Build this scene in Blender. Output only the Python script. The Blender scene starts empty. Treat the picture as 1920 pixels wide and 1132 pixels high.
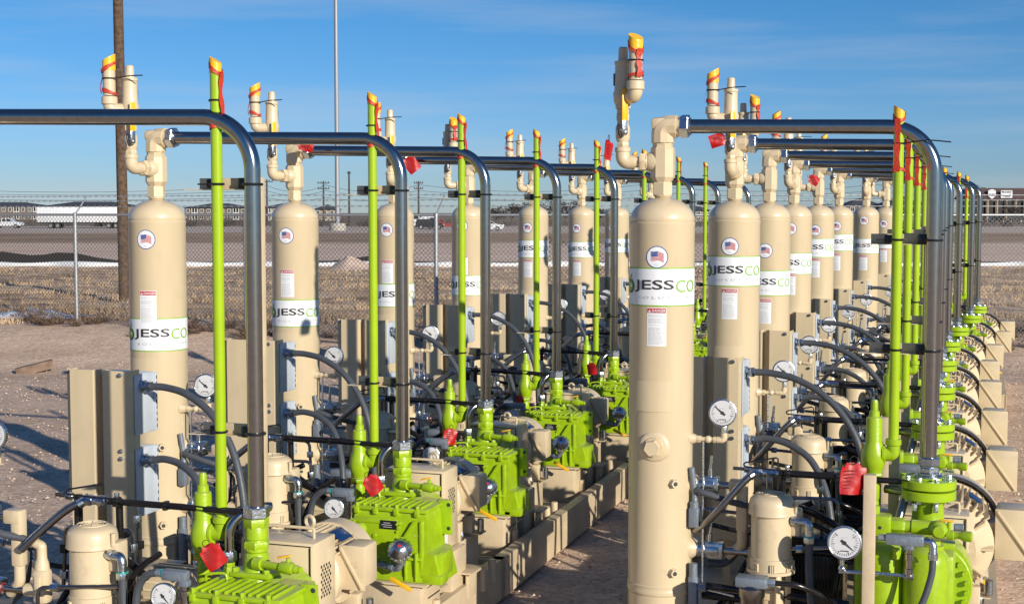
import bpy, bmesh, math, random
from mathutils import Vector, Matrix
random.seed(7)
sc = bpy.context.scene
COL = sc.collection
R_ = math.radians
# ------------------------------------------------------------ camera, world, sun, exposure
F = 2576.0; CZ = 2.42; HZN = 398.0
cd = bpy.data.cameras.new('camera'); cam = bpy.data.objects.new('camera', cd); COL.objects.link(cam)
cd.sensor_width = 36.0; cd.lens = F/1920*36; cd.clip_start = 0.1; cd.clip_end = 6000
PITCH = math.atan((566-HZN)/F)
cam.location = (0, 0, CZ); cam.rotation_euler = (math.pi/2-PITCH, 0, 0)
sc.camera = cam
SAZ, SEL = R_(35.5), R_(18.5)
sdir = Vector((math.sin(SAZ)*math.cos(SEL), -math.cos(SAZ)*math.cos(SEL), math.sin(SEL)))
w = bpy.data.worlds.new('World'); sc.world = w; w.use_nodes = True
nt = w.node_tree; N = nt.nodes; bg = N['Background']
sky = N.new('ShaderNodeTexSky'); sky.sky_type = 'NISHITA'; sky.sun_disc = False
sky.sun_elevation = SEL; sky.sun_rotation = math.pi-SAZ
sky.air_density = 1.0; sky.dust_density = 0.0; sky.ozone_density = 4.0
tc = N.new('ShaderNodeTexCoord'); mp = N.new('ShaderNodeMapping'); mp.inputs['Scale'].default_value = (1.2, 1.2, 15)
nz = N.new('ShaderNodeTexNoise'); nz.inputs['Scale'].default_value = 2.6; nz.inputs['Detail'].default_value = 6; nz.inputs['Roughness'].default_value = .55
nt.links.new(tc.outputs['Generated'], mp.inputs[0]); nt.links.new(mp.outputs[0], nz.inputs['Vector'])
cr = N.new('ShaderNodeValToRGB'); cr.color_ramp.elements[0].position = .46; cr.color_ramp.elements[1].position = .74
cr.color_ramp.elements[1].color = (.30, .30, .30, 1)
nt.links.new(nz.outputs['Fac'], cr.inputs[0])
tn_ = N.new('ShaderNodeMixRGB'); tn_.blend_type = 'MULTIPLY'; tn_.inputs[0].default_value = 1; tz = N.new('ShaderNodeSeparateXYZ'); tq = N.new('ShaderNodeValToRGB'); nt.links.new(tc.outputs['Generated'], tz.inputs[0]); nt.links.new(tz.outputs['Z'], tq.inputs[0]); tq.color_ramp.elements[0].color = (.60, .78, 1.34, 1); tq.color_ramp.elements[1].color = (.70, .95, 1.16, 1); tq.color_ramp.elements[1].position = .17; nt.links.new(tq.outputs[0], tn_.inputs[2])
mx = N.new('ShaderNodeMixRGB'); mx.inputs[2].default_value = (10.5, 11.6, 13.0, 1)
hs = N.new('ShaderNodeHueSaturation'); hs.inputs['Saturation'].default_value = 1.28; hs.inputs['Value'].default_value = 1.62
nt.links.new(sky.outputs[0], hs.inputs['Color']); nt.links.new(cr.outputs[0], mx.inputs[0]); nt.links.new(hs.outputs[0], tn_.inputs[1]); nt.links.new(tn_.outputs[0], mx.inputs[1])
nt.links.new(mx.outputs[0], bg.inputs[0]); bg.inputs[1].default_value = 0.048
ld = bpy.data.lights.new('sun', 'SUN'); ld.energy = 5.0; ld.angle = R_(.5); ld.color = (1, .93, .80)
lo = bpy.data.objects.new('sun', ld); COL.objects.link(lo)
lo.rotation_euler = sdir.to_track_quat('Z', 'Y').to_euler()
vs = sc.view_settings; vs.view_transform = 'Standard'; vs.look = 'None'; vs.exposure = 0.1; vs.gamma = 1

CP, SP = math.cos(PITCH), math.sin(PITCH)
def P(x, y, Z):                      # the point that shows at pixel (x, y) of the photograph, Z metres ahead
    a = (x-960)/F; b = (566-y)/F
    d = Vector((a, CP+b*SP, b*CP-SP)); k = Z/d.y
    return Vector((d.x*k, Z, CZ+d.z*k))

# ------------------------------------------------------------ materials
def mat(name, col, rough=.5, metal=0, var=0.0, vscale=8, bump=0.0, bscale=60, coat=0, col2=None, spec=None, stretch=None, grime=0, dust=0):
    m = bpy.data.materials.new(name); m.use_nodes = True; t = m.node_tree; b = t.nodes['Principled BSDF']
    b.inputs['Base Color'].default_value = (*col, 1); b.inputs['Roughness'].default_value = rough; b.inputs['Metallic'].default_value = metal
    if coat: b.inputs['Coat Weight'].default_value = coat; b.inputs['Coat Roughness'].default_value = .12
    if spec is not None: b.inputs['Specular IOR Level'].default_value = spec
    c = t.nodes.new('ShaderNodeTexCoord')
    if var or col2:
        n = t.nodes.new('ShaderNodeTexNoise'); n.inputs['Scale'].default_value = vscale; n.inputs['Detail'].default_value = 8
        t.links.new(c.outputs['Object'], n.inputs['Vector'])
        r = t.nodes.new('ShaderNodeValToRGB'); r.color_ramp.elements[0].position = .35; r.color_ramp.elements[1].position = .65
        c2 = col2 or tuple(x*(1-var) for x in col)
        r.color_ramp.elements[0].color = (*c2, 1); r.color_ramp.elements[1].color = (*col, 1)
        t.links.new(n.outputs['Fac'], r.inputs[0]); t.links.new(r.outputs[0], b.inputs['Base Color'])
        rr = t.nodes.new('ShaderNodeMapRange'); rr.inputs[3].default_value = min(1, rough*1.25); rr.inputs[4].default_value = rough*.85
        t.links.new(n.outputs['Fac'], rr.inputs[0]); t.links.new(rr.outputs[0], b.inputs['Roughness'])
    if stretch and (var or col2):
        mq = t.nodes.new('ShaderNodeMapping'); mq.inputs['Scale'].default_value = stretch; t.links.new(c.outputs['Object'], mq.inputs[0]); t.links.new(mq.outputs[0], n.inputs['Vector'])
    if grime or dust:
        src = b.inputs['Base Color'].links[0].from_socket if b.inputs['Base Color'].links else None
        if grime:
            g1 = t.nodes.new('ShaderNodeTexNoise'); g1.inputs['Scale'].default_value = 7; g1.inputs['Detail'].default_value = 10; g1.inputs['Roughness'].default_value = .72; t.links.new(c.outputs['Object'], g1.inputs['Vector'])
            g2 = t.nodes.new('ShaderNodeValToRGB'); g2.color_ramp.elements[0].position = .56; g2.color_ramp.elements[1].position = .74; g2.color_ramp.elements[1].color = (grime, grime, grime, 1); t.links.new(g1.outputs['Fac'], g2.inputs[0])
            q = t.nodes.new('ShaderNodeMixRGB'); q.inputs[1].default_value = (*col, 1); q.inputs[2].default_value = (col[0]*.35+.02, col[1]*.33+.015, col[2]*.3+.01, 1); t.links.new(g2.outputs[0], q.inputs[0])
            if src: t.links.new(src, q.inputs[1])
            src = q.outputs[0]
        if dust:
            ge = t.nodes.new('ShaderNodeNewGeometry'); sp = t.nodes.new('ShaderNodeSeparateXYZ'); t.links.new(ge.outputs['Normal'], sp.inputs[0])
            mr = t.nodes.new('ShaderNodeMapRange'); mr.inputs[1].default_value = .55; mr.inputs[2].default_value = 1; mr.inputs[4].default_value = dust; t.links.new(sp.outputs['Z'], mr.inputs[0])
            q = t.nodes.new('ShaderNodeMixRGB'); q.inputs[2].default_value = (.40, .31, .22, 1); t.links.new(mr.outputs[0], q.inputs[0]); t.links.new(src, q.inputs[1]); src = q.outputs[0]
        t.links.new(src, b.inputs['Base Color'])
    if bump:
        n2 = t.nodes.new('ShaderNodeTexNoise'); n2.inputs['Scale'].default_value = bscale; n2.inputs['Detail'].default_value = 4
        t.links.new(c.outputs['Object'], n2.inputs['Vector'])
        bp = t.nodes.new('ShaderNodeBump'); bp.inputs['Strength'].default_value = bump; bp.inputs['Distance'].default_value = .01
        t.links.new(n2.outputs['Fac'], bp.inputs['Height']); t.links.new(bp.outputs[0], b.inputs['Normal'])
    return m
CREAM = mat('cream_paint', (.655, .53, .345), .30, var=.10, vscale=3, stretch=(3, 3, .5), grime=.16, dust=.25, bump=.04, bscale=18, coat=.35)
CREAM2 = mat('cream_cast_paint', (.655, .53, .345), .38, var=.08, vscale=9, grime=.35, dust=.4, bump=.10, bscale=120, coat=.25)
FRAME = mat('cream_frame_paint', (.64, .51, .335), .42, var=.18, vscale=5, grime=.4, dust=.5, bump=.15, bscale=40)
LIME = mat('lime_paint', (.35, .52, .008), .26, var=.08, vscale=14, bump=.05, bscale=45, coat=.35)
LIME2 = mat('lime_cast_paint', (.335, .50, .008), .30, var=.14, vscale=18, grime=.40, dust=.30, bump=.16, bscale=140, coat=.25)
def brushed():
    m = mat('brushed_stainless', (.40, .39, .375), .15, 1.0, var=.12, vscale=30)
    b = m.node_tree.nodes['Principled BSDF']; b.inputs['Anisotropic'].default_value = .15
    return m
STEEL = brushed()
STEEL2 = mat('dark_stainless', (.30, .29, .29), .28, 1.0, var=.2, vscale=20)
ZINC = mat('zinc_plating', (.55, .60, .66), .26, 1.0, var=.25, vscale=40, bump=.2, bscale=80)
ALU = mat('grey_cast_fitting', (.22, .255, .305), .38, .3, var=.12, vscale=30, bump=.3, bscale=90)
BOX = mat('light_grey_enamel', (.50, .545, .60), .35, 0, var=.05)
SLOT = mat('dark_slot', (.03, .035, .04), .6)
CONDUIT = mat('grey_conduit_jacket', (.075, .083, .098), .42, 0, var=.15, vscale=20, bump=.15, bscale=120)
BLACK = mat('black_rubber', (.012, .012, .013), .42)
BLKPIPE = mat('black_oxide_pipe', (.045, .042, .045), .22, .7, var=.25, vscale=12)
YEL = mat('yellow_cap', (.86, .48, .02), .38, bump=.25, bscale=40)
YEL2 = mat('yellow_handle', (.86, .46, .01), .35)
TAPE = mat('red_tape', (.60, .05, .02), .4, var=.25, vscale=40, bump=.5, bscale=90)
RED = mat('red_tag', (.42, .006, .007), .42, bump=.35, bscale=18)
REDTXT = mat('dark_tag_print', (.10, .004, .004), .6)
WHITE = mat('sticker_white', (.80, .81, .83), .38)
GREYT = mat('sticker_dark_grey_print', (.035, .03, .035), .5)
LGREY = mat('sticker_pale_print', (.50, .51, .52), .5)
GREENT = mat('sticker_green_print', (.22, .46, .02), .45)
DGREEN = mat('sticker_dark_green_print', (.03, .10, .02), .45)
BLUEP = mat('sticker_blue_print', (.025, .07, .28), .45)
REDP = mat('sticker_red_print', (.50, .02, .03), .45)
DIAL = mat('dial_face', (.60, .60, .61), .35)
GLASS = mat('dial_glass', (.95, .95, .95), .05, spec=.5)
PLATE = mat('black_nameplate', (.015, .015, .02), .3)
BLUEPL = mat('blue_nameplate', (.01, .04, .14), .3, .2)
WOOD = mat('weathered_pole_wood', (.14, .085, .05), .85, 0, var=.5, vscale=14, bump=.8, bscale=30, col2=(.06, .035, .022))
GALV = mat('galvanised_steel', (.42, .43, .44), .45, .6, var=.25, vscale=30)
RUST = mat('rust_brown', (.12, .06, .035), .8)
TEAL = mat('teal_ring', (.02, .35, .30), .5)
DARKIN = mat('dark_grille', (.015, .014, .012), .7)

# ------------------------------------------------------------ mesh builder
def basis(ax):
    ax = Vector(ax).normalized()
    u = Vector((0, 0, 1)) if abs(ax.z) < .9 else Vector((1, 0, 0))
    x = u.cross(ax).normalized(); y = ax.cross(x)
    return x, y, ax
class MB:
    def __init__(s, m): s.v = []; s.f = []; s.mi = []; s.mats = [m]; s.cur = 0
    def m(s, m):
        if m not in s.mats: s.mats.append(m)
        s.cur = s.mats.index(m); return s
    def add(s, vs_, fs):
        o = len(s.v); s.v += [tuple(q) for q in vs_]; s.f += [tuple(i+o for i in f) for f in fs]; s.mi += [s.cur]*len(fs); return s
    def box(s, c, d, bev=0, rot=None):
        b = bmesh.new(); bmesh.ops.create_cube(b, size=1)
        for q in b.verts: q.co = Vector((q.co.x*d[0], q.co.y*d[1], q.co.z*d[2]))
        if bev: bmesh.ops.bevel(b, geom=b.edges[:], offset=bev, segments=2, affect='EDGES', profile=.5)
        M = Matrix.Translation(c) @ (rot.to_4x4() if rot else Matrix.Identity(4))
        b.verts.ensure_lookup_table(); b.verts.index_update()
        s.add([M @ q.co for q in b.verts], [[q.index for q in f.verts] for f in b.faces]); b.free(); return s
    def lathe(s, o, ax, prof, n=20, ph=0, close=True):
        x, y, a = basis(ax); o = Vector(o); vs_ = []; fs = []
        for t, r in prof:
            for i in range(n):
                g = 2*math.pi*i/n+ph; vs_.append(o+a*t+x*(r*math.cos(g))+y*(r*math.sin(g)))
        for j in range(len(prof)-1):
            for i in range(n):
                k = (i+1) % n; fs.append((j*n+i, j*n+k, (j+1)*n+k, (j+1)*n+i))
        if close:
            fs.append(tuple(reversed(range(n)))); fs.append(tuple(range((len(prof)-1)*n, len(prof)*n)))
        return s.add(vs_, fs)
    def cyl(s, p0, p1, r, r1=None, n=18, ph=0):
        p0 = Vector(p0); p1 = Vector(p1); L = (p1-p0).length
        return s.lathe(p0, p1-p0, [(0, r), (L, r if r1 is None else r1)], n, ph)
    def bcyl(s, p0, p1, r, e=.004, n=20):      # cylinder with eased edges
        p0 = Vector(p0); p1 = Vector(p1); L = (p1-p0).length
        return s.lathe(p0, p1-p0, [(0, r-e), (e, r), (L-e, r), (L, r-e)], n)
    def hex(s, p0, p1, r, ph=0):
        p0 = Vector(p0); p1 = Vector(p1); L = (p1-p0).length; e = min(.005, L*.2)
        return s.lathe(p0, p1-p0, [(0, r*.93), (e, r), (L-e, r), (L, r*.93)], 6, ph)
    def tube(s, pts, r, n=12, smooth=0, cap=True, rr=None):
        pts = [Vector(p) for p in pts]
        if smooth: pts = crom(pts, smooth)
        vs_ = []; fs = []; up = None; m = len(pts)
        for i, p in enumerate(pts):
            t = (pts[min(i+1, m-1)]-pts[max(i-1, 0)]).normalized()
            if up is None: x, y, _ = basis(t)
            else:
                x = (up-t*up.dot(t)).normalized(); y = t.cross(x)
            up = x; q = rr[i] if rr else r
            for k in range(n):
                g = 2*math.pi*k/n; vs_.append(p+x*(q*math.cos(g))+y*(q*math.sin(g)))
        for j in range(m-1):
            for k in range(n):
                l = (k+1) % n; fs.append((j*n+k, j*n+l, (j+1)*n+l, (j+1)*n+k))
        if cap: fs.append(tuple(reversed(range(n)))); fs.append(tuple(range((m-1)*n, m*n)))
        return s.add(vs_, fs)
    def ball(s, c, r, n=14, m=8, sc_=(1, 1, 1)):
        vs_ = []; fs = []
        for j in range(m+1):
            th = math.pi*j/m
            for i in range(n):
                g = 2*math.pi*i/n
                vs_.append((c[0]+r*sc_[0]*math.sin(th)*math.cos(g), c[1]+r*sc_[1]*math.sin(th)*math.sin(g), c[2]+r*sc_[2]*math.cos(th)))
        for j in range(m):
            for i in range(n):
                k = (i+1) % n; fs.append((j*n+i, (j+1)*n+i, (j+1)*n+k, j*n+k))
        return s.add(vs_, fs)
    def torus(s, c, ax, R, r, n=28, m=8, a0=0, a1=2*math.pi):
        x, y, a = basis(ax); c = Vector(c)
        pts = [c+x*(R*math.cos(a0+(a1-a0)*i/n))+y*(R*math.sin(a0+(a1-a0)*i/n)) for i in range(n+1)]
        return s.tube(pts, r, m)
    def prism(s, poly, h0, h1, f=lambda u, v, h: (u, v, h)):   # poly in (u,v), extruded h0..h1 (default along z)
        n = len(poly); vs_ = [f(u, v, h0) for u, v in poly]+[f(u, v, h1) for u, v in poly]
        fs = [tuple(reversed(range(n))), tuple(range(n, 2*n))]+[(i, (i+1) % n, n+(i+1) % n, n+i) for i in range(n)]
        return s.add(vs_, fs)
    def sheet(s, path, z0, z1, t):        # a bent sheet: plan polyline with thickness
        n = len(path); L = []
        for i in range(n):
            a = Vector(path[max(i-1, 0)]); b = Vector(path[min(i+1, n-1)]); d = (b-a).normalized(); q = Vector((-d.y, d.x))*t
            L.append((path[i][0]+q.x, path[i][1]+q.y))
        return s.prism(list(path)+L[::-1], z0, z1)
    def build(s, name, parent=None, off=(0, 0, 0), sharp=38, loc=None):
        me = bpy.data.meshes.new(name); o = Vector(off)
        me.from_pydata([tuple(Vector(q)-o) for q in s.v], [], s.f)
        for m in s.mats: me.materials.append(m)
        me.polygons.foreach_set('material_index', s.mi)
        b = bmesh.new(); b.from_mesh(me); bmesh.ops.recalc_face_normals(b, faces=b.faces[:]); b.to_mesh(me); b.free()
        me.polygons.foreach_set('use_smooth', [True]*len(me.polygons)); me.set_sharp_from_angle(angle=R_(sharp)); me.update()
        ob = bpy.data.objects.new(name, me); COL.objects.link(ob)
        if parent: ob.parent = parent
        if loc: ob.location = loc
        return ob
def crom(p, k):
    q = [p[0]*2-p[1]]+p+[p[-1]*2-p[-2]]; out = []
    for i in range(1, len(q)-2):
        a, b, c, d = q[i-1:i+3]
        for j in range(k):
            t = j/k; out.append(.5*((2*b)+(c-a)*t+(2*a-5*b+4*c-d)*t*t+(3*b-a-3*c+d)*t**3))
    out.append(q[-2]); return out
def fillet(pts, rad, k=8):
    pts = [Vector(p) for p in pts]; out = [pts[0]]
    for i in range(1, len(pts)-1):
        a, b, c = pts[i-1:i+2]; u = (a-b).normalized(); v = (c-b).normalized(); ang = u.angle(v)
        d = rad/math.tan(ang/2); d = min(d, (a-b).length*.49, (c-b).length*.49); r = d*math.tan(ang/2)
        ctr = b+(u+v).normalized()*(r/math.sin(ang/2)); p0 = b+u*d; p1 = b+v*d; q0 = p0-ctr; q1 = p1-ctr; tot = q0.angle(q1)
        for j in range(k+1):
            t = j/k; out.append(ctr+(q0*math.sin((1-t)*tot)+q1*math.sin(t*tot))/math.sin(tot))
    out.append(pts[-1]); return out
def tag(o, label=None, cat=None, group=None, kind=None):
    if label: o['label'] = label
    if cat: o['category'] = cat
    if group: o['group'] = group
    if kind: o['kind'] = kind
    return o
def root(name): o = bpy.data.objects.new(name, None); o.empty_display_size = .1; COL.objects.link(o); return o
def dup(o, parent=None):
    c = o.copy(); COL.objects.link(c)
    if parent: c.parent = parent
    for ch in o.children: dup(ch, c)
    return c
_tc = {}
def text(s_, bold=0.0):                      # flat lettering as (verts, faces), cap height ~1, left at 0
    if (s_, bold) in _tc: return _tc[(s_, bold)]
    cu = bpy.data.curves.new('t', 'FONT'); cu.body = s_; cu.size = 1; cu.resolution_u = 3; cu.offset = bold
    ob = bpy.data.objects.new('t', cu); COL.objects.link(ob); dg = bpy.context.evaluated_depsgraph_get()
    me = bpy.data.meshes.new_from_object(ob.evaluated_get(dg))
    b = bmesh.new(); b.from_mesh(me)
    x0 = min(v.co.x for v in b.verts); x1 = max(v.co.x for v in b.verts)
    for i in range(1, 60):
        X = x0+(x1-x0)*i/60
        bmesh.ops.bisect_plane(b, geom=b.verts[:]+b.edges[:]+b.faces[:], plane_co=(X, 0, 0), plane_no=(1, 0, 0))
    b.verts.index_update(); r = ([v.co.copy() for v in b.verts], [[v.index for v in f.verts] for f in b.faces])
    b.free(); bpy.data.objects.remove(ob); _tc[(s_, bold)] = r; return r
def put_text(mb, s_, f, x0, x1, y0, y1, bold=0.0, ref=None):     # fit lettering in a box of sticker coordinates, f maps (s,z,e)->3D
    V, Fs = text(s_, bold); a0 = min(v.x for v in V); a1 = max(v.x for v in V); b0 = min(v.y for v in V); b1 = max(v.y for v in V)
    mb.add([f(x0+(v.x-a0)/(a1-a0)*(x1-x0), y0+(v.y-b0)/(b1-b0)*(y1-y0)) for v in V], Fs)

# ------------------------------------------------------------ setting: ground
def gz(y):
    def ss(a, b, x): t = max(0, min(1, (x-a)/(b-a))); return t*t*(3-2*t)
    return .47*ss(20.3, 24.3, y) - .0*y - .35*ss(60, 130, y) - .7*ss(130, 260, y)
def ground():
    ys = [-60, -10, 0, 4]+[5+i*.5 for i in range(60)]+[36, 40, 46, 52, 60]+[70+10*i for i in range(20)]+[300, 400, 600, 1000, 2000, 5000]
    xs = [-5000, -1500, -600, -300, -150, -80, -40]+[-30+2*i for i in range(31)]+[40, 80, 150, 300, 600, 1500, 5000]
    vs_ = []; rnd = random.Random(3)
    for y in ys:
        for x in xs:
            j = 0 if y < 6 or y > 240 else (rnd.random()-.5)*(.03 if y < 24 else .12)
            if y > 20 and y < 26 : j *= .5
            vs_.append((x, y, gz(y)+j))
    n = len(xs); fs = [(j*n+i, j*n+i+1, (j+1)*n+i+1, (j+1)*n+i) for j in range(len(ys)-1) for i in range(n-1)]
    m = bpy.data.materials.new('gravel_and_dirt'); m.use_nodes = True; t = m.node_tree; L = t.links.new; b = t.nodes['Principled BSDF']
    b.inputs['Roughness'].default_value = .9; b.inputs['Specular IOR Level'].default_value = .2
    geo = t.nodes.new('ShaderNodeNewGeometry'); sep = t.nodes.new('ShaderNodeSeparateXYZ'); L(geo.outputs['Position'], sep.inputs[0])
    def noise(sx, sy, det=6, seed=0):
        mp = t.nodes.new('ShaderNodeMapping'); mp.inputs['Scale'].default_value = (sx, sy, 1); mp.inputs['Location'].default_value = (seed, seed*1.7, 0)
        L(geo.outputs['Position'], mp.inputs[0]); n_ = t.nodes.new('ShaderNodeTexNoise'); n_.inputs['Scale'].default_value = 1; n_.inputs['Detail'].default_value = det; n_.inputs['Roughness'].default_value = .62
        L(mp.outputs[0], n_.inputs['Vector']); return n_.outputs['Fac']
    def math_(op, a, b_):
        q = t.nodes.new('ShaderNodeMath'); q.operation = op
        for i, z in enumerate((a, b_)):
            if isinstance(z, (int, float)): q.inputs[i].default_value = z
            else: L(z, q.inputs[i])
        return q.outputs[0]
    def ramp(src, els):
        r = t.nodes.new('ShaderNodeValToRGB'); e = r.color_ramp.elements
        while len(e) < len(els): e.new(.5)
        for i, (p_, c_) in enumerate(els): e[i].position = p_; e[i].color = (*c_, 1)
        L(src, r.inputs[0]); return r.outputs[0]
    def mixc(fac, a, b_, mode='MIX'):
        q = t.nodes.new('ShaderNodeMixRGB'); q.blend_type = mode
        for i, z in enumerate((fac, a, b_)):
            if isinstance(z, (int, float)): q.inputs[i].default_value = z
            elif isinstance(z, tuple): q.inputs[i].default_value = (*z, 1)
            else: L(z, q.inputs[i])
        return q.outputs[0]
    def band(lo_, hi_, soft, wob):            # 1 between two distances, wobbly edges
        y_ = math_('ADD', sep.outputs['Y'], math_('MULTIPLY', math_('SUBTRACT', noise(.12, .25, 5, lo_), .5), wob))
        a = t.nodes.new('ShaderNodeMapRange'); a.inputs[1].default_value = lo_-soft; a.inputs[2].default_value = lo_+soft; L(y_, a.inputs[0])
        c = t.nodes.new('ShaderNodeMapRange'); c.inputs[1].default_value = hi_-soft; c.inputs[2].default_value = hi_+soft; L(y_, c.inputs[0])
        return math_('SUBTRACT', a.outputs[0], c.outputs[0])
    vor = t.nodes.new('ShaderNodeTexVoronoi'); vor.inputs['Scale'].default_value = 30; L(geo.outputs['Position'], vor.inputs['Vector'])
    vs2 = t.nodes.new('ShaderNodeSeparateColor'); L(vor.outputs['Color'], vs2.inputs[0])
    stones = ramp(vs2.outputs[0], [(0, (.28, .19, .135)), (.35, (.54, .38, .27)), (.7, (.70, .51, .37)), (1, (.86, .70, .55))])
    gravel = mixc(.55, stones, ramp(noise(1.2, 1.2, 8, 4), [(.3, (.50, .345, .24)), (.7, (.72, .53, .39))]))
    gravel = mixc(math_('MULTIPLY', ramp(noise(.35, .8, 6, 9), [(.48, (0, 0, 0)), (.62, (1, 1, 1))]), .35), gravel, (.34, .24, .16))
    grass = ramp(noise(1.1, 1.6, 9, 2), [(.34, (.17, .105, .06)), (.46, (.42, .285, .18)), (.55, (.62, .44, .29)), (.7, (.78, .60, .42))])
    pink = ramp(noise(.06, .5, 7, 11), [(.35, (.66, .455, .335)), (.65, (.84, .62, .48))])
    brown = ramp(noise(.05, .35, 7, 13), [(.38, (.26, .165, .10)), (.62, (.50, .34, .22))])
    tan = ramp(noise(.03, .2, 6, 15), [(.4, (.50, .39, .31)), (.6, (.66, .54, .45))])
    far = (.26, .20, .14)
    c = mixc(band(24.3, 48, .5, 2.2), gravel, grass)
    c = mixc(band(48, 92, 1.5, 3), c, pink)
    c = mixc(band(98, 160, 3, 20), c, brown)
    c = mixc(band(160, 300, 6, 40), c, tan)
    c = mixc(band(300, 9000, 20, 20), c, far)
    L(c, b.inputs['Base Color'])
    bp = t.nodes.new('ShaderNodeBump'); bp.inputs['Strength'].default_value = .8; bp.inputs['Distance'].default_value = .008
    L(math_('ADD', math_('MULTIPLY', math_('SUBTRACT', 1, vor.outputs['Distance']), .7), noise(9, 9, 8, 6)), bp.inputs['Height'])
    bp2 = t.nodes.new('ShaderNodeBump'); bp2.inputs['Strength'].default_value = .9; bp2.inputs['Distance'].default_value = .045
    L(noise(1.6, 1.6, 8, 21), bp2.inputs['Height']); L(bp.outputs[0], bp2.inputs['Normal']); L(bp2.outputs[0], b.inputs['Normal'])
    mb = MB(m); mb.add(vs_, fs); return tag(mb.build('ground', sharp=180), kind='structure')
ground()
exec_parts = []
ORD = ['zeroth', 'first', 'second', 'third', 'fourth', 'fifth', 'sixth', 'seventh', 'eighth', 'ninth', 'tenth']
# ------------------------------------------------------------ the process units. Unit space: +x from vessel to riser, +y down the row, z measured from camera height
PSI = R_(18.5); UC, US = math.cos(PSI), math.sin(PSI); DECK = -2.25; RT = .162
def place(r, anchor, off, extra=0):
    r.location = (anchor[0]+off[0]*UC+off[1]*US, anchor[1]-off[0]*US+off[1]*UC, CZ+off[2]); r.rotation_euler = (0, 0, -PSI+extra)
def to_unit(v): return Vector((v[0]*UC-v[1]*US, v[0]*US+v[1]*UC))
LD = [  # vessel x, distance; riser x, distance; flag y, banner top, danger top; branch angle; vent angle; tag on top
    ((-122, 6.22), (474, 5.85), 470, 640, 560, 228, 180),
    ((294, 7.95), (752, 7.55), 449, 597, 545, 228, 180),
    ((553, 9.6), (910, 9.2), 442, 562, 505, 222, 180),
    ((739, 11.3), (1044, 10.9), 431, 532, 487, 262, 190),
    ((879, 12.95), (1152, 12.5), 424, 516, 477, 190, 300),
    ((1000, 14.8), (1237, 14.35), 427, 450, 486, 225, 178),
    ((1091, 16.6), (1298, 16.15), 428, 453, 487, 232, 180),
    ((1157, 18.4), (1346, 17.9), 427, 447, 476, 225, 190),
    ((1222, 20.1), (1403, 19.65), 424, 443, 470, 225, 190)]
RD = [
    ((1242, 6.9), (1751, 6.5), 482, 502, 577, 181, 305),
    ((1377, 8.67), (1757, 8.25), 462, 480, 541, 262, 188),
    ((1442, 10.4), (1764, 10.0), 470, 507, 560, 180, 320),
    ((1488, 12.2), (1771, 11.8), 429, 474, 512, 255, 200),
    ((1534, 13.9), (1781, 13.5), 432, 447, 484, 185, 210),
    ((1573, 15.7), (1799, 15.2), 424, 439, 475, 250, 200),
    ((1624, 17.4), (1823, 16.95), 414, 447, 478, 265, 200),
    ((1661, 19.1), (1836, 18.6), 420, 440, 465, 200, 220)]

# -- stickers, wrapped round the shell
def cy(s, z, e=.0012): a = s/RT; return ((RT+e)*math.sin(a), -(RT+e)*math.cos(a), z)
def patch(mb, s0, s1, z0, z1, e, n=16, skew=0):
    V = []; Fs = []
    for i in range(n+1):
        s_ = s0+(s1-s0)*i/n; V += [cy(s_, z0+skew*(s_-s0), e), cy(s_, z1+skew*(s_-s0), e)]
    for i in range(n): Fs.append((2*i, 2*i+2, 2*i+3, 2*i+1))
    mb.add(V, Fs)
def disc(mb, r, e, cs=0, cz=0, r0=0, n=36, a0=0, a1=2*math.pi, z2=1):
    V = []; Fs = []
    for i in range(n+1):
        a = a0+(a1-a0)*i/n
        for q in (0, .33, .66, 1): rr = r0+(r-r0)*q; V.append(cy(cs+rr*math.cos(a), cz+rr*math.sin(a)*z2, e))
    for i in range(n):
        for k in range(3): Fs.append((4*i+k, 4*i+4+k, 4*i+5+k, 4*i+1+k))
    mb.add(V, Fs)
def flag_sticker():
    b = MB(BLUEP); disc(b, .055, .001); b.m(WHITE); disc(b, .0505, .0018)
    wav = lambda x: .004*math.sin(x*95+.6)-.18*x
    def strip(x0, x1, y0, y1, e, n=12):
        V = []; Fs = []
        for i in range(n+1):
            x = x0+(x1-x0)*i/n; V += [cy(x, y0+wav(x), e), cy(x, y1+wav(x), e)]
        for i in range(n): Fs.append((2*i, 2*i+2, 2*i+3, 2*i+1))
        b.add(V, Fs)
    for i in range(7): b.m(REDP); strip(-.026, .034, -.018+i*.0064, -.018+i*.0064+.0036, .0026)
    b.m(BLUEP); strip(-.027, .004, .002, .027, .0032); b.m(WHITE)
    for i in range(4):
        for j in range(3): x = -.023+i*.007; b.add([cy(x+dx, .007+j*.007+dy+wav(x), .004) for dx, dy in ((0, 0), (.002, 0), (.002, .002), (0, .002))], [(0, 1, 2, 3)])
    b.m(LGREY); strip(-.030, -.028, -.022, .028, .0026, 2); patch(b, -.012, .010, -.036, -.034, .003, 3); patch(b, -.006, .005, -.042, -.040, .003, 3)
    return b
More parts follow.
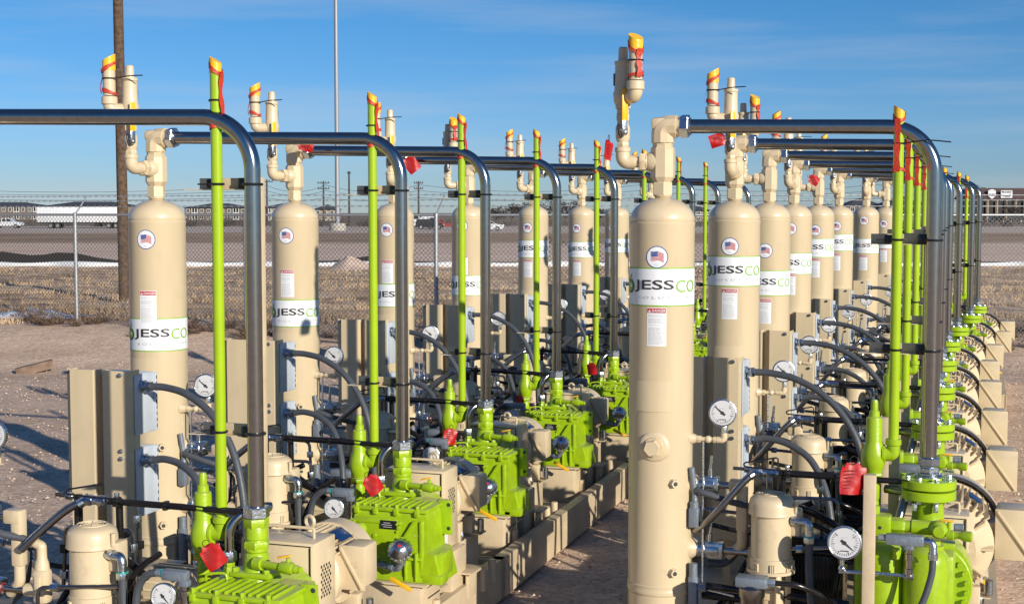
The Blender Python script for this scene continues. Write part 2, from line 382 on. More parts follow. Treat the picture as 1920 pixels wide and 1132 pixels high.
def banner():
    b = MB(GREENT); h = .19; s0, s1 = -1.5*RT, 1.44*RT; patch(b, s0, s1, -h, 0, .001, 40); b.m(WHITE); patch(b, s0+.003, s1-.004, -h+.006, -.006, .002, 40)
    f = lambda e: (lambda s_, z: cy(s_, z, e))
    b.m(GREYT); put_text(b, 'JESS', f(.0045), -.150, .060, -.121, -.060, .014)
    b.m(GREENT); put_text(b, 'CO', f(.0045), .070, .196, -.121, -.060, -.002)
    b.m(LGREY); put_text(b, 'S O L U T I O N S', f(.004), -.125, .19, -.153, -.140)
    b.m(DGREEN); disc(b, .034, .004, -.190, -.095, .020, a0=-2.6, a1=1.9); b.m(GREENT); disc(b, .024, .005, -.190, -.093, .0, z2=.95); b.m(WHITE); disc(b, .010, .006, -.186, -.090)
    b.m(GREENT); disc(b, .034, .0045, -.192, -.085, .024, a0=1.7, a1=3.5); b.add([cy(-.205, -.062, .005), cy(-.190, -.052, .005), cy(-.178, -.030, .005), cy(-.196, -.040, .005)], [(0, 1, 2, 3)])
    return b
def danger():
    b = MB(WHITE); patch(b, -.049, .049, -.19, 0, .0012, 12); b.m(REDP); patch(b, -.046, .046, -.026, -.003, .002, 12)
    b.m(WHITE); put_text(b, 'DANGER', lambda s_, z: cy(s_, z, .0035), -.022, .044, -.0215, -.0075, .012)
    b.add([cy(-.043, -.0225, .003), cy(-.027, -.0225, .003), cy(-.035, -.0065, .003)], [(0, 1, 2)])
    b.m(REDP); patch(b, -.0358, -.0342, -.0185, -.0105, .004, 1)
    b.m(LGREY); rn = random.Random(5); z = -.036
    while z > -.183:
        if rn.random() < .13: z -= .006; continue
        s_ = -.041; end = rn.uniform(.02, .042)
        while s_ < end: q = rn.uniform(.005, .016); patch(b, s_, min(s_+q, end), z-.0028, z, .0022, 2); s_ += q+.003
        z -= .0062
    return b
def cutpipe(mb, x, y, r, z0, z1, k, a, n=20):
    V = []; Fs = []
    for j, z in enumerate((z0, z1)):
        for i in range(n):
            g = 2*math.pi*i/n; V.append((x+r*math.cos(g), y+r*math.sin(g), z+(k*math.cos(g-a)*r if j else 0)))
    for i in range(n): q = (i+1) % n; Fs.append((i, q, n+q, n+i))
    Fs += [tuple(range(n, 2*n)), tuple(reversed(range(n)))]; mb.add(V, Fs)
def ribbon(mb, x, y, r, zt, zb, a):          # red plastic tape: tilted loop on top, strip down, loop below
    for (z, k, h) in ((zt, .75, .022), (zb, -.3, .019)):
        n = 22; V = []; Fs = []
        for i in range(n+1):
            g = 2*math.pi*i/n; rr = r+.003+.0015*math.sin(3*g)
            for s_ in (0, 1): V.append((x+rr*math.cos(g), y+rr*math.sin(g), z+k*r*math.cos(g-a)+s_*h*(1+.25*math.sin(2*g))))
        for i in range(n): Fs.append((2*i, 2*i+2, 2*i+3, 2*i+1))
        mb.add(V, Fs)
    g = a+math.pi*.95; c, s_ = math.cos(g), math.sin(g); n = 12; V = []; Fs = []
    for i in range(n+1):
        t = i/n; z = zb+(zt-zb)*t; q = r+.006+.006*math.sin(t*7); wv = .013+.003*math.sin(t*17)
        for e in (-1, 1): V.append((x+q*c-e*wv*s_, y+q*s_+e*wv*c, z))
    for i in range(n): Fs.append((2*i, 2*i+1, 2*i+3, 2*i+2))
    mb.add(V, Fs)
def ziptie(mb, x, y, r, z, ang, L, droop=.0):
    mb.torus((x, y, z), (0, 0, 1), r+.003, .004, 20, 6)
    c, s_ = math.cos(ang), math.sin(ang); mb.box((x+(r+.006)*c, y+(r+.006)*s_, z), (.012, .012, .010))
    mb.tube([(x+(r+.005)*c, y+(r+.005)*s_, z), (x+(r+L*.5)*c, y+(r+L*.5)*s_, z+L*.05), (x+(r+L)*c, y+(r+L)*s_, z-droop)], .0035, 6, 4)

VOFF = Vector((0, 0, DECK))
def make_vessel():
    r = root('separator_vessel'); o = VOFF
    b = MB(CREAM)
    pr = [(0, .168), (.012, .168), (.014, RT), (.335, RT), (.34, RT+.004), (.352, RT+.006), (.364, RT+.003), (.372, RT+.001), (.384, RT+.004), (.39, RT)]
    pr += [(2.185, RT), (2.19, RT+.002), (2.20, RT+.002), (2.204, RT-.003), (2.21, RT)]
    for i in range(1, 11):
        t = i/10*math.pi/2*.86; pr.append((2.21+.115*math.sin(t), RT*math.cos(t)))
    pr += [(2.345, .034), (2.352, .034)]
    b.lathe((0, 0, DECK), (0, 0, 1), pr, 48)
    patch(b, -.10, .085, -.985, -.83, .003, 14); b.build('shell', r, o, 32)
    b = MB(CREAM2); b.lathe((0, -RT+.01, -1.16), (0, -1, 0), [(0, .08), (.006, .078), (.016, .066), (.018, .05), (.028, .048)], 28); b.hex((0, -RT-.01, -1.16), (0, -RT-.055, -1.16), .042, .2); b.build('inspection_plug', r, o)
    b = MB(CREAM2); b.lathe((-.05, -RT+.02, -2.06), (-.25, -1, 0), [(0, .055), (.02, .052), (.03, .04)], 22); b.hex((-.055, -RT-.01, -2.06), (-.065, -RT-.05, -2.06), .032); b.build('inspection_plug', r, o)
    for z in (-1.34, -1.79):
        b = MB(CREAM2); d = Vector((math.sin(.62), -math.cos(.62), 0)); p = d*(RT-.01)+Vector((0, 0, z))
        b.cyl(p, p+d*.018, .027, .022); b.hex(p+d*.018, p+d*.036, .022); b.m(SLOT); b.cyl(p+d*.034, p+d*.0375, .011, n=12); b.build('drain_plug', r, o)
    b = MB(CREAM2); b.hex((0, 0, .085), (0, 0, .15), .052, .3); b.lathe((0, 0, .07), (0, 0, 1), [(0, .034), (.012, .046), (.018, .046)], 20)
    b.lathe((0, 0, .145), (0, 0, 1), [(0, .04), (.012, .05), (.03, .062), (.17, .062), (.185, .05), (.19, .052), (.205, .052), (.21, .046), (.215, .05)], 8, math.pi/8)
    b.tube(fillet([(0, 0, .345), (0, 0, .425), (.07, 0, .425)], .045, 8), .058, 10); b.box((-.012, 0, .44), (.085, .09, .06), .018); b.cyl((.06, 0, .425), (.088, 0, .425), .05, n=20)
    b.build('top_fitting', r, o, 30)
    b = MB(ZINC); b.hex((.088, 0, .425), (.134, 0, .425), .06, .25); b.cyl((.13, 0, .425), (.142, 0, .425), .042); b.build('union_nut', r, o, 30)
    # branch, built along +x, turned per unit
    b = MB(CREAM2); b.lathe((.035, 0, .25), (1, 0, 0), [(0, .052), (.03, .05), (.045, .04), (.05, .043)], 18); b.hex((.085, 0, .25), (.118, 0, .25), .047, .1); b.cyl((.118, 0, .25), (.16, 0, .25), .028)
    b.tube(fillet([(.14, 0, .25), (.2, 0, .25), (.2, 0, .31)], .035, 7), .036, 14); b.bcyl((.2, 0, .30), (.2, 0, .325), .040)
    br = b.build('branch_fitting', r, (0, 0, 0), 35, (0, 0, -DECK))
    b = MB(CREAM2); b.hex((0, 0, .325), (0, 0, .35), .034); b.lathe((0, 0, .35), (0, 0, 1), [(0, .028), (.02, .036), (.07, .037), (.09, .029), (.11, .028)], 18); b.hex((0, 0, .455), (0, 0, .49), .036); b.bcyl((0, 0, .49), (0, 0, .515), .031)
    b.m(ZINC); b.cyl((0, 0, .40), (.055, -.02, .40), .014); b.ball((.055, -.02, .395), .017, 10, 6); b.hex((.045, -.015, .41), (.062, -.022, .41), .016)
    bv = b.build('ball_valve', r, (0, 0, 0), 35)
    b = MB(YEL2); b.box((.065, -.024, .53), (.009, .034, .16), .004); b.m(ZINC); b.box((.065, -.024, .43), (.008, .03, .07), .003); b.m(BLACK); b.torus((.06, -.05, .40), (.3, 1, .2), .035, .0025, 14, 5); b.build('handle', bv, (0, 0, 0))
    b = MB(CREAM2); b.hex((0, 0, .515), (0, 0, .535), .042); b.lathe((0, 0, .53), (0, 0, 1), [(0, .036), (.02, .046), (.06, .05), (.08, .043), (.20, .040), (.205, .044), (.22, .044), (.222, .026), (.225, .025), (.285, .023), (.29, .018)], 20)
    b.tube(fillet([(.02, 0, .572), (.112, 0, .572), (.112, 0, .63)], .035, 8), .036, 14); b.bcyl((.112, 0, .60), (.112, 0, .645), .044)
    b.m(BLUEPL); b.box((-.03, -.032, .66), (.03, .006, .06), 0, Matrix.Rotation(R_(-42), 3, 'Z')); rv = b.build('relief_valve', r, (0, 0, 0), 35)
    b = MB(CREAM); cutpipe(b, .112, 0, .034, .65, .845, .75, math.pi); b.build('vent_pipe', rv)
    b = MB(YEL); cutpipe(b, .112, 0, .0365, .79, .862, .55, math.pi); b.build('vent_cap', rv)
    b = MB(TAPE); ribbon(b, .112, 0, .037, .80, .66, math.pi); b.build('tape', rv)
    b = MB(BLACK); ziptie(b, .112, 0, .034, .745, math.pi*.8, .19, -.01); b.build('zip_tie', rv)
    fs_ = flag_sticker().build('flag_sticker', r); bn = banner().build('logo_banner', r); dn = danger().build('danger_label', r)
    return r
def set_vessel(r, d, T, left):
    ch = {c.name.split('.')[0]: c for c in r.children}
    look = math.atan2(-T.x, T.y)+PSI; Zf = T.y-RT
    zz = lambda y: (HZN-y)/F*Zf-DECK
    for nme, y, ang in (('flag_sticker', d[2], -23 if left else -9), ('logo_banner', d[3], 0), ('danger_label', d[4], -21 if left else -9)):
        c = ch[nme]; c.location = (0, 0, zz(y)); c.rotation_euler = (0, 0, look+R_(ang)*1.0)
    view = math.atan2(T.x, T.y); A = R_(d[5])+PSI-view; B = R_(d[6])+PSI-view
    ch['branch_fitting'].rotation_euler = (0, 0, A)
    e = (.2*math.cos(A), .2*math.sin(A), -DECK)
    ch['ball_valve'].location = e; ch['ball_valve'].rotation_euler = (0, 0, A-R_(d[5])+R_(300))
    ch['relief_valve'].location = e; ch['relief_valve'].rotation_euler = (0, 0, B)

def dial(mb, c, ax, r, needle=-.6):
    c = Vector(c); x, y, a = basis(ax)
    # x,y of the face: make y point up
    up = Vector((0, 0, 1)); y = (up-a*up.dot(a)).normalized(); x = y.cross(a)
    mb.m(ZINC); mb.lathe(c-a*.03, a, [(0, r*.7), (.004, r*.93), (.022, r*.95), (.024, r*1.02), (.034, r*1.02), (.036, r*.95), (.033, r*.9)], 32)
    mb.m(DIAL); mb.lathe(c+a*.0035, a, [(0, r*.9), (.0006, r*.9)], 32)
    mb.m(GREYT)
    for i in range(27):
        g = R_(-225+i*270/26); q = Vector((math.cos(g), math.sin(g))); L = .14 if i % 5 else .22; wd = .02 if i % 5 else .035
        P0 = c+a*.0055+(x*q.x+y*q.y)*r*.80; P1 = c+a*.0055+(x*q.x+y*q.y)*r*(.80-L); t = (x*-q.y+y*q.x)*r*wd*.6
        mb.add([P0-t, P0+t, P1+t, P1-t], [(0, 1, 2, 3)])
    nd = (x*math.cos(needle+math.pi)+y*math.sin(needle+math.pi)); t = nd.cross(a)*r*.04
    mb.add([c+a*.007-nd*r*.25-t*2, c+a*.007-nd*r*.25+t*2, c+a*.007+nd*r*.68+t*.4, c+a*.007+nd*r*.68-t*.4], [(0, 1, 2, 3)])
    mb.lathe(c+a*.0055, a, [(0, r*.12), (.003, r*.11)], 12)
    mb.add([c+a*.0055+x*u*r+y*v*r for u, v in ((-.25, -.52), (.25, -.52), (.25, -.46), (-.25, -.46))], [(0, 1, 2, 3)])
    mb.m(LGREY); mb.add([c+a*.0055+x*u*r+y*v*r for u, v in ((-.2, .3), (.2, .3), (.2, .34), (-.2, .34))], [(0, 1, 2, 3)])
GOFF = Vector((.16, -.02, -1.13))
def make_gauge():
    r = root('pressure_gauge'); o = GOFF
    b = MB(CREAM2); b.cyl((.155, -.02, -1.13), (.185, -.02, -1.13), .032, .02); b.hex((.185, -.02, -1.13), (.21, -.02, -1.13), .019); b.cyl((.21, -.02, -1.13), (.29, -.02, -1.13), .012); b.ball((.245, -.02, -1.13), .019, 12, 8); b.hex((.27, -.02, -1.13), (.29, -.02, -1.13), .017)
    b.tube(fillet([(.29, -.02, -1.13), (.325, -.02, -1.13), (.325, -.02, -1.095)], .015, 5), .017, 10); b.build('arm', r, o)
    b = MB(ZINC); b.hex((.325, -.02, -1.095), (.325, -.02, -1.06), .014); b.m(BLKPIPE); dial(b, (.32, -.045, -.99), (.12, -1, .02), .068, -.7); b.build('dial', r, o)
    b = MB(ZINC); b.tube(fillet([(.225, -.04, -1.14), (.228, -.05, -1.5), (.228, -.05, -1.88), (.40, -.12, -1.885)], .02, 4), .0055, 8); b.build('tubing', r, o)
    return r
POFF = Vector((.07, .98, DECK))
def make_panel():
    r = root('control_panel'); o = POFF; y = .98
    b = MB(CREAM); x0 = -.15
    b.sheet([(x0, y), (x0+.033, y)], -1.48, -.82, .003); 
    z0, z1 = -1.86, -.82
    b.sheet([(x0+.033, y+.04), (x0+.035, y-.004), (x0+.050, y-.045), (x0+.19, y-.045), (x0+.20, y+.02)], z0, z1, .003)
    b.sheet([(x0+.20, y+.02), (x0+.235, y+.018), (x0+.250, y-.045), (x0+.39, y-.045), (x0+.40, y+.01), (x0+.402, y+.06)], z0, z1, .003)
    for x in (x0+.05, x0+.32): b.box((x, y+.03, -2.05), (.04, .03, .40))
    b.build('backing_sheet', r, o, 25)
    for x in (x0+.018, x0+.36):
        for z in ((-.84,) if x < 0 else (-.84, -1.235, -1.275)): b = MB(ZINC); b.cyl((x, y-(.0 if x < 0 else .03), z), (x, y-.06, z), .009, n=8); b.hex((x, y-(.0 if x < 0 else .045), z), (x, y-(.012 if x < 0 else .057), z), .012); b.build('bolt', r, o)
    for k, (za, zb) in enumerate(((-1.165, -.845), (-1.60, -1.235))):
        b = MB(BOX); xa = .228; zc_ = (za+zb)/2; b.box((xa-.10, y+.115, zc_), (.25, .17, zb-za), .006)
        b.box((xa+.027, y+.035, zc_), (.006, .05, zb-za-.006), .002); b.box((xa+.028, y+.20, zc_), (.018, .018, zb-za-.01), .002); b.m(SLOT)
        for i in range(9): b.box((xa+.0375, y+.20, za+.03+i*(zb-za-.06)/8), (.002, .006, .018))
        bo = b.build('enclosure', r, o, 30)
        z = zb-.065; b = MB(ZINC); b.hex((xa+.024, y+.08, z), (xa+.045, y+.08, z), .036); b.cyl((xa+.045, y+.08, z), (xa+.06, y+.08, z), .026); b.hex((xa+.06, y+.08, z), (xa+.085, y+.08, z), .030); b.build('cable_gland', bo, o)
        b = MB(CONDUIT)
        if k == 0: pts = [(xa+.08, y+.08, z), (xa+.18, y+.075, z-.002), (xa+.33, y+.04, z-.03), (xa+.50, y-.01, z-.12), (xa+.64, y-.06, z-.28), (xa+.72, y-.10, z-.50), (xa+.74, y-.10, z-.80), (xa+.75, y-.08, -1.85)]
        else: pts = [(xa+.08, y+.08, z), (xa+.17, y+.07, z+.012), (xa+.29, y+.04, z-.01), (xa+.42, y-.02, z-.085), (xa+.51, y-.10, z-.24), (xa+.55, y-.16, z-.42), (xa+.56, y-.2, z-.62)]
        b.tube(pts, .0195, 12, 8); b.build('conduit', r, o)
    return r
SOFF = Vector((.16, 0, -1.36))
def make_level():
    r = root('level_switch'); o = SOFF
    for z, xa, xb in ((-1.36, .30, .36), (-1.69, .325, .45)):
        b = MB(CREAM2); b.lathe((.13, 0, z), (1, 0, 0), [(0, .062), (.03, .056), (.055, .042), (.065, .036)], 20); b.build('nozzle', r, o)
        b = MB(ZINC); b.bcyl((.195, 0, z), (xa-.02, 0, z), .042, .004); b.box(((.235+xa)/2, 0, z), (xa-.235, .07, .08), .008); b.cyl((.255, 0, z+.03), (.255, 0, z+.075), .012); b.tube([(.255, 0, z+.07), (.262, 0, z+.145)], .0085, 10); b.m(STEEL); b.cyl((xa, 0, z), (xb+.02, 0, z), .0185); bl = b.build('isolation_valve', r, o)
        if z < -1.5: q = MB(REDP); q.lathe((xa+.0003, 0, z), (1, 0, 0), [(0, .021), (.003, .021)], 20); q.build('seal_ring', bl, o)
    b = MB(CREAM2); b.box((.395, 0, -1.36), (.09, .062, .066), .012); b.box((.415, 0, -1.46), (.055, .055, .25), .012); b.tube(fillet([(.415, 0, -1.58), (.415, 0, -1.66), (.34, .03, -1.72)], .05, 6), .025, 12); b.build('float_arm', r, o)
    b = MB(CREAM2); b.cyl((.45, 0, -1.69), (.51, 0, -1.69), .03); b.box((.535, 0, -1.665), (.072, .07, .16), .022); b.box((.535, -.036, -1.665), (.03, .01, .10), .004)
    b.lathe((.535, 0, -1.59), (0, 0, 1), [(0, .034), (.03, .03), (.05, .023), (.10, .022)], 16); b.tube(fillet([(.535, 0, -1.50), (.535, 0, -1.485), (.49, 0, -1.47)], .012, 6), .022, 12); b.m(ZINC); b.cyl((.50, 0, -1.473), (.485, 0, -1.468), .026); b.build('switch_body', r, o)
    b = MB(CONDUIT); b.tube([(.48, 0, -1.466), (.43, -.02, -1.45), (.36, -.05, -1.43), (.27, -.07, -1.40), (.20, -.06, -1.38), (.175, .05, -1.36)], .0165, 10, 6); b.build('conduit', r, o)
    b = MB(CONDUIT); b.tube([(.42, .05, -1.5), (.40, .06, -1.66), (.33, .05, -1.76), (.24, .03, -1.77)], .02, 10, 6); b.build('conduit', r, o)
    b = MB(ALU); b.bcyl((.185, -.06, -1.56), (.185, -.06, -1.44), .022); b.box((.185, -.06, -1.52), (.05, .045, .10), .008); b.tube([(.187, -.06, -1.5), (.185, -.05, -1.40), (.17, -.06, -1.27)], .015, 10, 4); b.build('conduit_box', r, o)
    b = MB(ALU); b.box((.185, -.07, -1.94), (.05, .045, .26), .015); b.cyl((.185, -.07, -2.1), (.185, -.07, -1.75), .021); b.hex((.21, -.07, -1.87), (.25, -.07, -1.87), .02); b.build('conduit_box', r, o)
    for f_ in (lambda b: b.cyl((.25, -.06, -1.86), (.95, -.14, -1.87), .017), lambda b: b.cyl((.20, .1, -1.95), (1.15, .1, -1.97), .024), lambda b: b.cyl((.55, .25, -2.18), (.55, .25, -1.3), .02), lambda b: b.tube([(.2, .1, -2.1), (.5, .3, -1.8), (.8, .35, -1.75), (1.1, .3, -1.8)], .018, 10, 6), lambda b: b.tube([(.3, .3, -2.2), (.35, .32, -1.9), (.55, .4, -1.6), (.72, .4, -1.5)], .016, 10, 6), lambda b: b.tube([(.2, .25, -1.62), (.45, .3, -1.66), (.7, .34, -1.60), (.95, .38, -1.72)], .013, 10, 6), lambda b: b.tube([(.85, .0, -2.1), (.88, .05, -1.8), (.95, .1, -1.6), (1.08, .1, -1.5)], .014, 10, 6)):
        b = MB(BLKPIPE); f_(b); b.build('drain_line', r, o)
    for pts in ([(.18, .06, -1.5), (.42, .10, -1.52), (.44, .11, -1.95), (.9, .16, -1.96)], [(.25, -.09, -2.0), (.62, -.16, -2.0), (.64, -.17, -1.62), (1.0, -.1, -1.6)], [(.3, .42, -1.35), (.75, .42, -1.36), (.77, .42, -1.8), (1.05, .42, -1.82)], [(.2, .2, -1.75), (.48, .22, -1.75), (.5, .22, -1.45), (.86, .22, -1.44), (.88, .22, -1.9)]):
        b = MB(STEEL2); b.tube(fillet(pts, .035, 5), .0095, 8); b.m(ZINC)
        for p_, q_ in zip(pts, pts[1:]): A_ = Vector(p_); D_ = (Vector(q_)-A_).normalized(); b.hex(A_+D_*.06, A_+D_*.095, .019)
        b.m(BLACK); A_ = Vector(pts[1]); D_ = (Vector(pts[2])-A_).normalized(); b.box(A_+D_*.2, (.035, .035, .04), .004); b.build('steel_tubing', r, o)
    return r
# ---- riser space
MOFF = Vector((-.72, -.16, DECK))
def make_pump():
    r = root('pump_motor'); o = MOFF; x, y = -.72, -.16; b = MB(CREAM2)
    b.lathe((x, y, -1.735), (0, 0, 1), [(0, .118), (.014, .118), (.016, .104), (.07, .104), (.072, .098), (.29, .098)], 32)
    for i in range(8):
        g = i*math.pi/4+.2; 
        for e in (-.08, 0, .08): b.box((x+.106*math.cos(g+e), y+.106*math.sin(g+e), -1.705), (.012, .006, .045), 0, Matrix.Rotation(g+e, 3, 'Z'))
    b.build('motor_body', r, o, 30)
    b = MB(CREAM2); b.lathe((x, y, -1.455), (0, 0, 1), [(0, .111), (.004, .113), (.012, .111), (.05, .110), (.072, .104), (.086, .090), (.094, .074), (.096, .070)], 32)
    b.m(DARKIN); b.lathe((x, y, -1.360), (0, 0, 1), [(0, .066), (.0018, .066)], 24); b.m(CREAM2)
    for q in (.064, .048, .032, .016): b.torus((x, y, -1.357), (0, 0, 1), q, .0035, 24, 5)
    for i in range(6): g = i*math.pi/3; b.tube([(x, y, -1.355), (x+.066*math.cos(g), y+.066*math.sin(g), -1.357)], .003, 5)
    b.build('fan_cover', r, o, 30)
    b = MB(CREAM2); b.bcyl((x, y, -1.96), (x, y, -1.73), .062); b.box((x, y-.062, -1.84), (.05, .012, .05), .003)
    for i in range(4): g = i*math.pi/2+.5; b.box((x+.085*math.cos(g), y+.085*math.sin(g), -1.85), (.03, .024, .22), .004, Matrix.Rotation(g, 3, 'Z'))
    b.lathe((x, y, DECK), (0, 0, 1), [(0, .09), (.12, .09), (.16, .07), (.22, .10), (.30, .11), (.32, .11)], 28)
    for i in range(6): g = i*math.pi/3; b.hex((x+.10*math.cos(g), y+.10*math.sin(g), -1.94), (x+.10*math.cos(g), y+.10*math.sin(g), -1.90), .014)
    b.build('pump_base', r, o, 30)
    b = MB(CREAM2); b.box((x+.115, y+.02, -1.49), (.05, .09, .13), .012); b.cyl((x+.12, y-.02, -1.44), (x+.12, y-.02, -1.385), .010); b.build('terminal_box', r, o)
    b = MB(ZINC); b.cyl((x+.10, y-.03, -1.475), (x+.135, y-.04, -1.475), .022); b.tube(fillet([(x+.13, y-.04, -1.475), (x+.185, y-.05, -1.475), (x+.185, y-.05, -1.54)], .04, 7), .020, 12); b.hex((x+.185, y-.05, -1.545), (x+.185, y-.05, -1.575), .027)
    b.m(TEAL); b.cyl((x+.185, y-.05, -1.54), (x+.185, y-.05, -1.545), .026); b.build('elbow', r, o)
    b = MB(CONDUIT); b.tube([(x+.185, y-.05, -1.57), (x+.187, y-.05, -1.70), (x+.20, y-.06, -1.85), (x+.225, y-.07, -1.98)], .019, 12, 10)
    b.build('conduit', r, o)
    b = MB(ZINC); b.hex((x+.225, y-.07, -1.98), (x+.228, y-.07, -2.03), .027); b.cyl((x+.228, y-.07, -2.03), (x+.23, y-.07, -2.2), .019); b.build('conduit_fitting', r, o)
    return r
OOFF = Vector((-.80, -.06, -1.28))
def make_oil(left):
    r = root('oil_line'); o = OOFF; b = MB(BLKPIPE)
    xe = .0 if left else -.26; z = -1.275
    b.tube(fillet([(-.74, -.06, z), (-.05, -.02, z-.012), (.0, .12, z-.02)], .05, 6), .0145, 14); b.build('black_tube', r, o)
    b = MB(ZINC); b.hex((-.76, -.06, z), (-.715, -.06, z), .025); b.cyl((-.715, -.06, z), (-.70, -.06, z), .018); b.hex((-.82, -.075, z), (-.785, -.065, z), .026); b.cyl((-.80, -.065, z), (-.75, -.06, z), .02); b.tube([(-.80, -.06, z+.012), (-.84, -.09, z-.02)], .022, 10); b.build('union', r, o)
    b = MB(STEEL2); b.tube([(-.82, -.075, z), (-.90, -.11, z-.05), (-1.0, -.15, z-.14), (-1.08, -.18, z-.22)] if left else [(-.83, -.08, z-.01), (-.88, -.10, z-.06), (-.97, -.12, z-.17), (-1.04, -.10, z-.25), (-1.12, -.02, z-.32)], .0185, 12, 6); b.build('steel_tube', r, o)
    b = MB(BLKPIPE); b.cyl((-.69, .0, z), (-.69, .02, -2.2), .0165); b.build('black_tube', r, o)
    b = MB(BLACK)
    b.box((-.42, -.045, z-.004), (.02, .034, .04), .004); b.build('clamp', r, o); b = MB(BLACK); b.box((-.66, -.06, z+.0), (.028, .036, .042), .004); b.m(ZINC); b.hex((-.66, -.06, z+.02), (-.66, -.06, z+.04), .012); b.build('clamp', r, o)
    b = MB(BLKPIPE); b.tube(fillet([(-.70, -.10, z+.035), (-.70, -.10, z+.085), (-.93, -.16, z+.045), (-.70, -.14, z+.03), (-.30, -.10, z+.02), (-.02, -.08, z-.0)], .012, 4), .0042, 7); b.tube(fillet([(-.69, -.10, z+.03), (-.69, -.1, z-.2), (-.75, -.1, z-.22)], .02, 4), .0042, 7); b.build('capillary_tube', r, o)
    return r
VSO = Vector((-.165, 0, -1.3))
def make_vent(left):
    r = root('relief_vent'); dz = 0 if left else .23; top = .645 if left else .49
    o = Vector((-.24, -.01, -1.54+dz)); x, y = -.255, -.01; vx = -.165
    b = MB(LIME2); Z = lambda z: z+dz
    b.lathe((x, y, Z(-1.13)), (0, 0, -1), [(0, .014), (.01, .017), (.05, .018), (.055, .024), (.08, .026), (.085, .036), (.095, .038), (.20, .040), (.215, .044), (.25, .055), (.29, .058), (.32, .05), (.35, .040), (.352, .047)], 20)
    b.hex((x, y, Z(-1.482)), (x, y, Z(-1.505)), .044)
    b.lathe((x+.04, y, Z(-1.39)), (1, 0, 0), [(0, .046), (.012, .046), (.014, .034), (.05, .032)], 18); b.build('valve_body', r, o, 35)
    b = MB(LIME2); b.lathe((x, y, Z(-1.505)), (0, 0, -1), [(0, .026), (.01, .024), (.02, .027), (.04, .030), (.10, .030), (.115, .025), (.12, .028), (.15, .028), (.155, .02), (.24, .02)], 18); b.build('inlet_coupling', r, o, 35)
    b = MB(LIME2); b.tube(fillet([(x+.06, y, Z(-1.39)), (vx, y, Z(-1.39)), (vx, y, Z(-1.335))], .03, 7), .031, 16); b.bcyl((vx, y, Z(-1.345)), (vx, y, Z(-1.315)), .0375); b.build('elbow', r, o, 35)
    b = MB(LIME); cutpipe(b, vx, y, .0245, Z(-1.33), top-.015, .8, math.pi); b.build('vent_pipe', r, o)
    b = MB(YEL); cutpipe(b, vx, y, .0265, top-.055, top, .6, math.pi); b.build('cap', r, o)
    b = MB(TAPE); ribbon(b, vx, y, .027, top-.05, top-.29 if left else top-.30, math.pi*(1.0 if left else .5)); b.build('tape', r, o)
    b = MB(BLACK); ziptie(b, vx, y, .0245, top-.17 if left else top-.165, math.pi*.9 if left else -.25, .02 if left else .22); b.build('zip_tie', r, o)
    b = MB(YEL2); b.box((x-.055, y+.02, Z(-1.44)), (.012, .02, .19), .004); b.m(ZINC); b.cyl((x, y, Z(-1.56)), (x-.06, y+.02, Z(-1.55)), .011); b.box((x-.055, y+.02, Z(-1.54)), (.014, .025, .03), .004); b.build('handle', r, o)
    return r, o
def make_support(left):
    r = root('pipe_support'); o = Vector((0, .075, DECK)); zs = (.12, -.945) if left else (-.13, -.655)
    b = MB(FRAME); b.box((-.022, .085, (zs[0]+.03+DECK)/2), (.044, .05, zs[0]+.03-DECK), .003); b.build('post', r, o)
    if not left:
        b = MB(FRAME); b.box((-.245, -.40, (-1.19+DECK)/2), (.055, .05, -1.19-DECK), .004); b.build('post', r, o)
        b = MB(FRAME); b.box((-.165, .11, (-1.12+DECK)/2), (.05, .05, -1.12-DECK), .004); b.build('post', r, o)
    for z in zs:
        b = MB(FRAME); b.box((-.14, .062, z+.003), (.30, .012, .048), .001); b.box((-.14, .045, z-.0225), (.30, .045, .004), .001); b.box((-.31, .04, z-.0225), (.06, .055, .004), 0); a = b.build('arm', r, o)
        b = MB(BLACK); b.box((-.207, .026, z+.002), (.034, .05, .04), .004); b.torus((-.165, -.01, z), (0, 0, 1), .028, .0055, 24, 6); b.build('clamp', a, o); b = MB(BLACK); b.box((-.05, .026, z+.002), (.042, .05, .048), .004); b.torus((0, 0, z-.002), (0, 0, 1), .040, .0065, 26, 6); b.build('clamp', a, o)
        b = MB(BLACK); b.tube([(-.222, .01, z), (-.26, -.01, z)], .004, 6); b.build('bolt', a, o)
    return r, o
def conduit_head(r, o, x, y, z):
    b = MB(ZINC); b.lathe((x, y, z), (.25, -.75, .65), [(-.035, .036), (-.03, .058), (.012, .062), (.022, .056), (.045, .036), (.052, .024), (.053, .0)], 24, close=False)
    ax = Vector((.25, -.75, .65)).normalized()
    for i in range(16):
        g = i*math.pi/8; u, v, a = basis(ax); p = Vector((x, y, z))+u*.061*math.cos(g)+v*.061*math.sin(g); b.box(p, (.012, .012, .02), .002, ax.to_track_quat('Z', 'Y').to_matrix())
    b.m(REDP); b.lathe(Vector((x, y, z))+ax*.0535, ax, [(0, .010), (.001, .010)], 12)
    b.m(ALU); b.lathe(Vector((x, y, z))-ax*.03, -ax+Vector((0, 0, -1)), [(-.02, .05), (.02, .045), (.05, .028), (.07, .026)], 18)
    hd = b.build('sensor_head', r, o, 35)
    b = MB(ALU); b.tube(fillet([(x-.01, y+.035, z-.06), (x-.03, y+.05, z-.115), (x-.10, y+.08, z-.115), (x-.20, y+.12, z-.115)], .03, 5), .018, 12); b.hex((x-.06, y+.062, z-.115), (x-.09, y+.075, z-.115), .026); b.build('conduit', r, o)
    b = MB(YEL); b.box((x+.01, y-.02, z-.175), (.13, .012, .022), .002, Matrix.Rotation(R_(25), 3, 'Y')); b.build('handle', r, o)
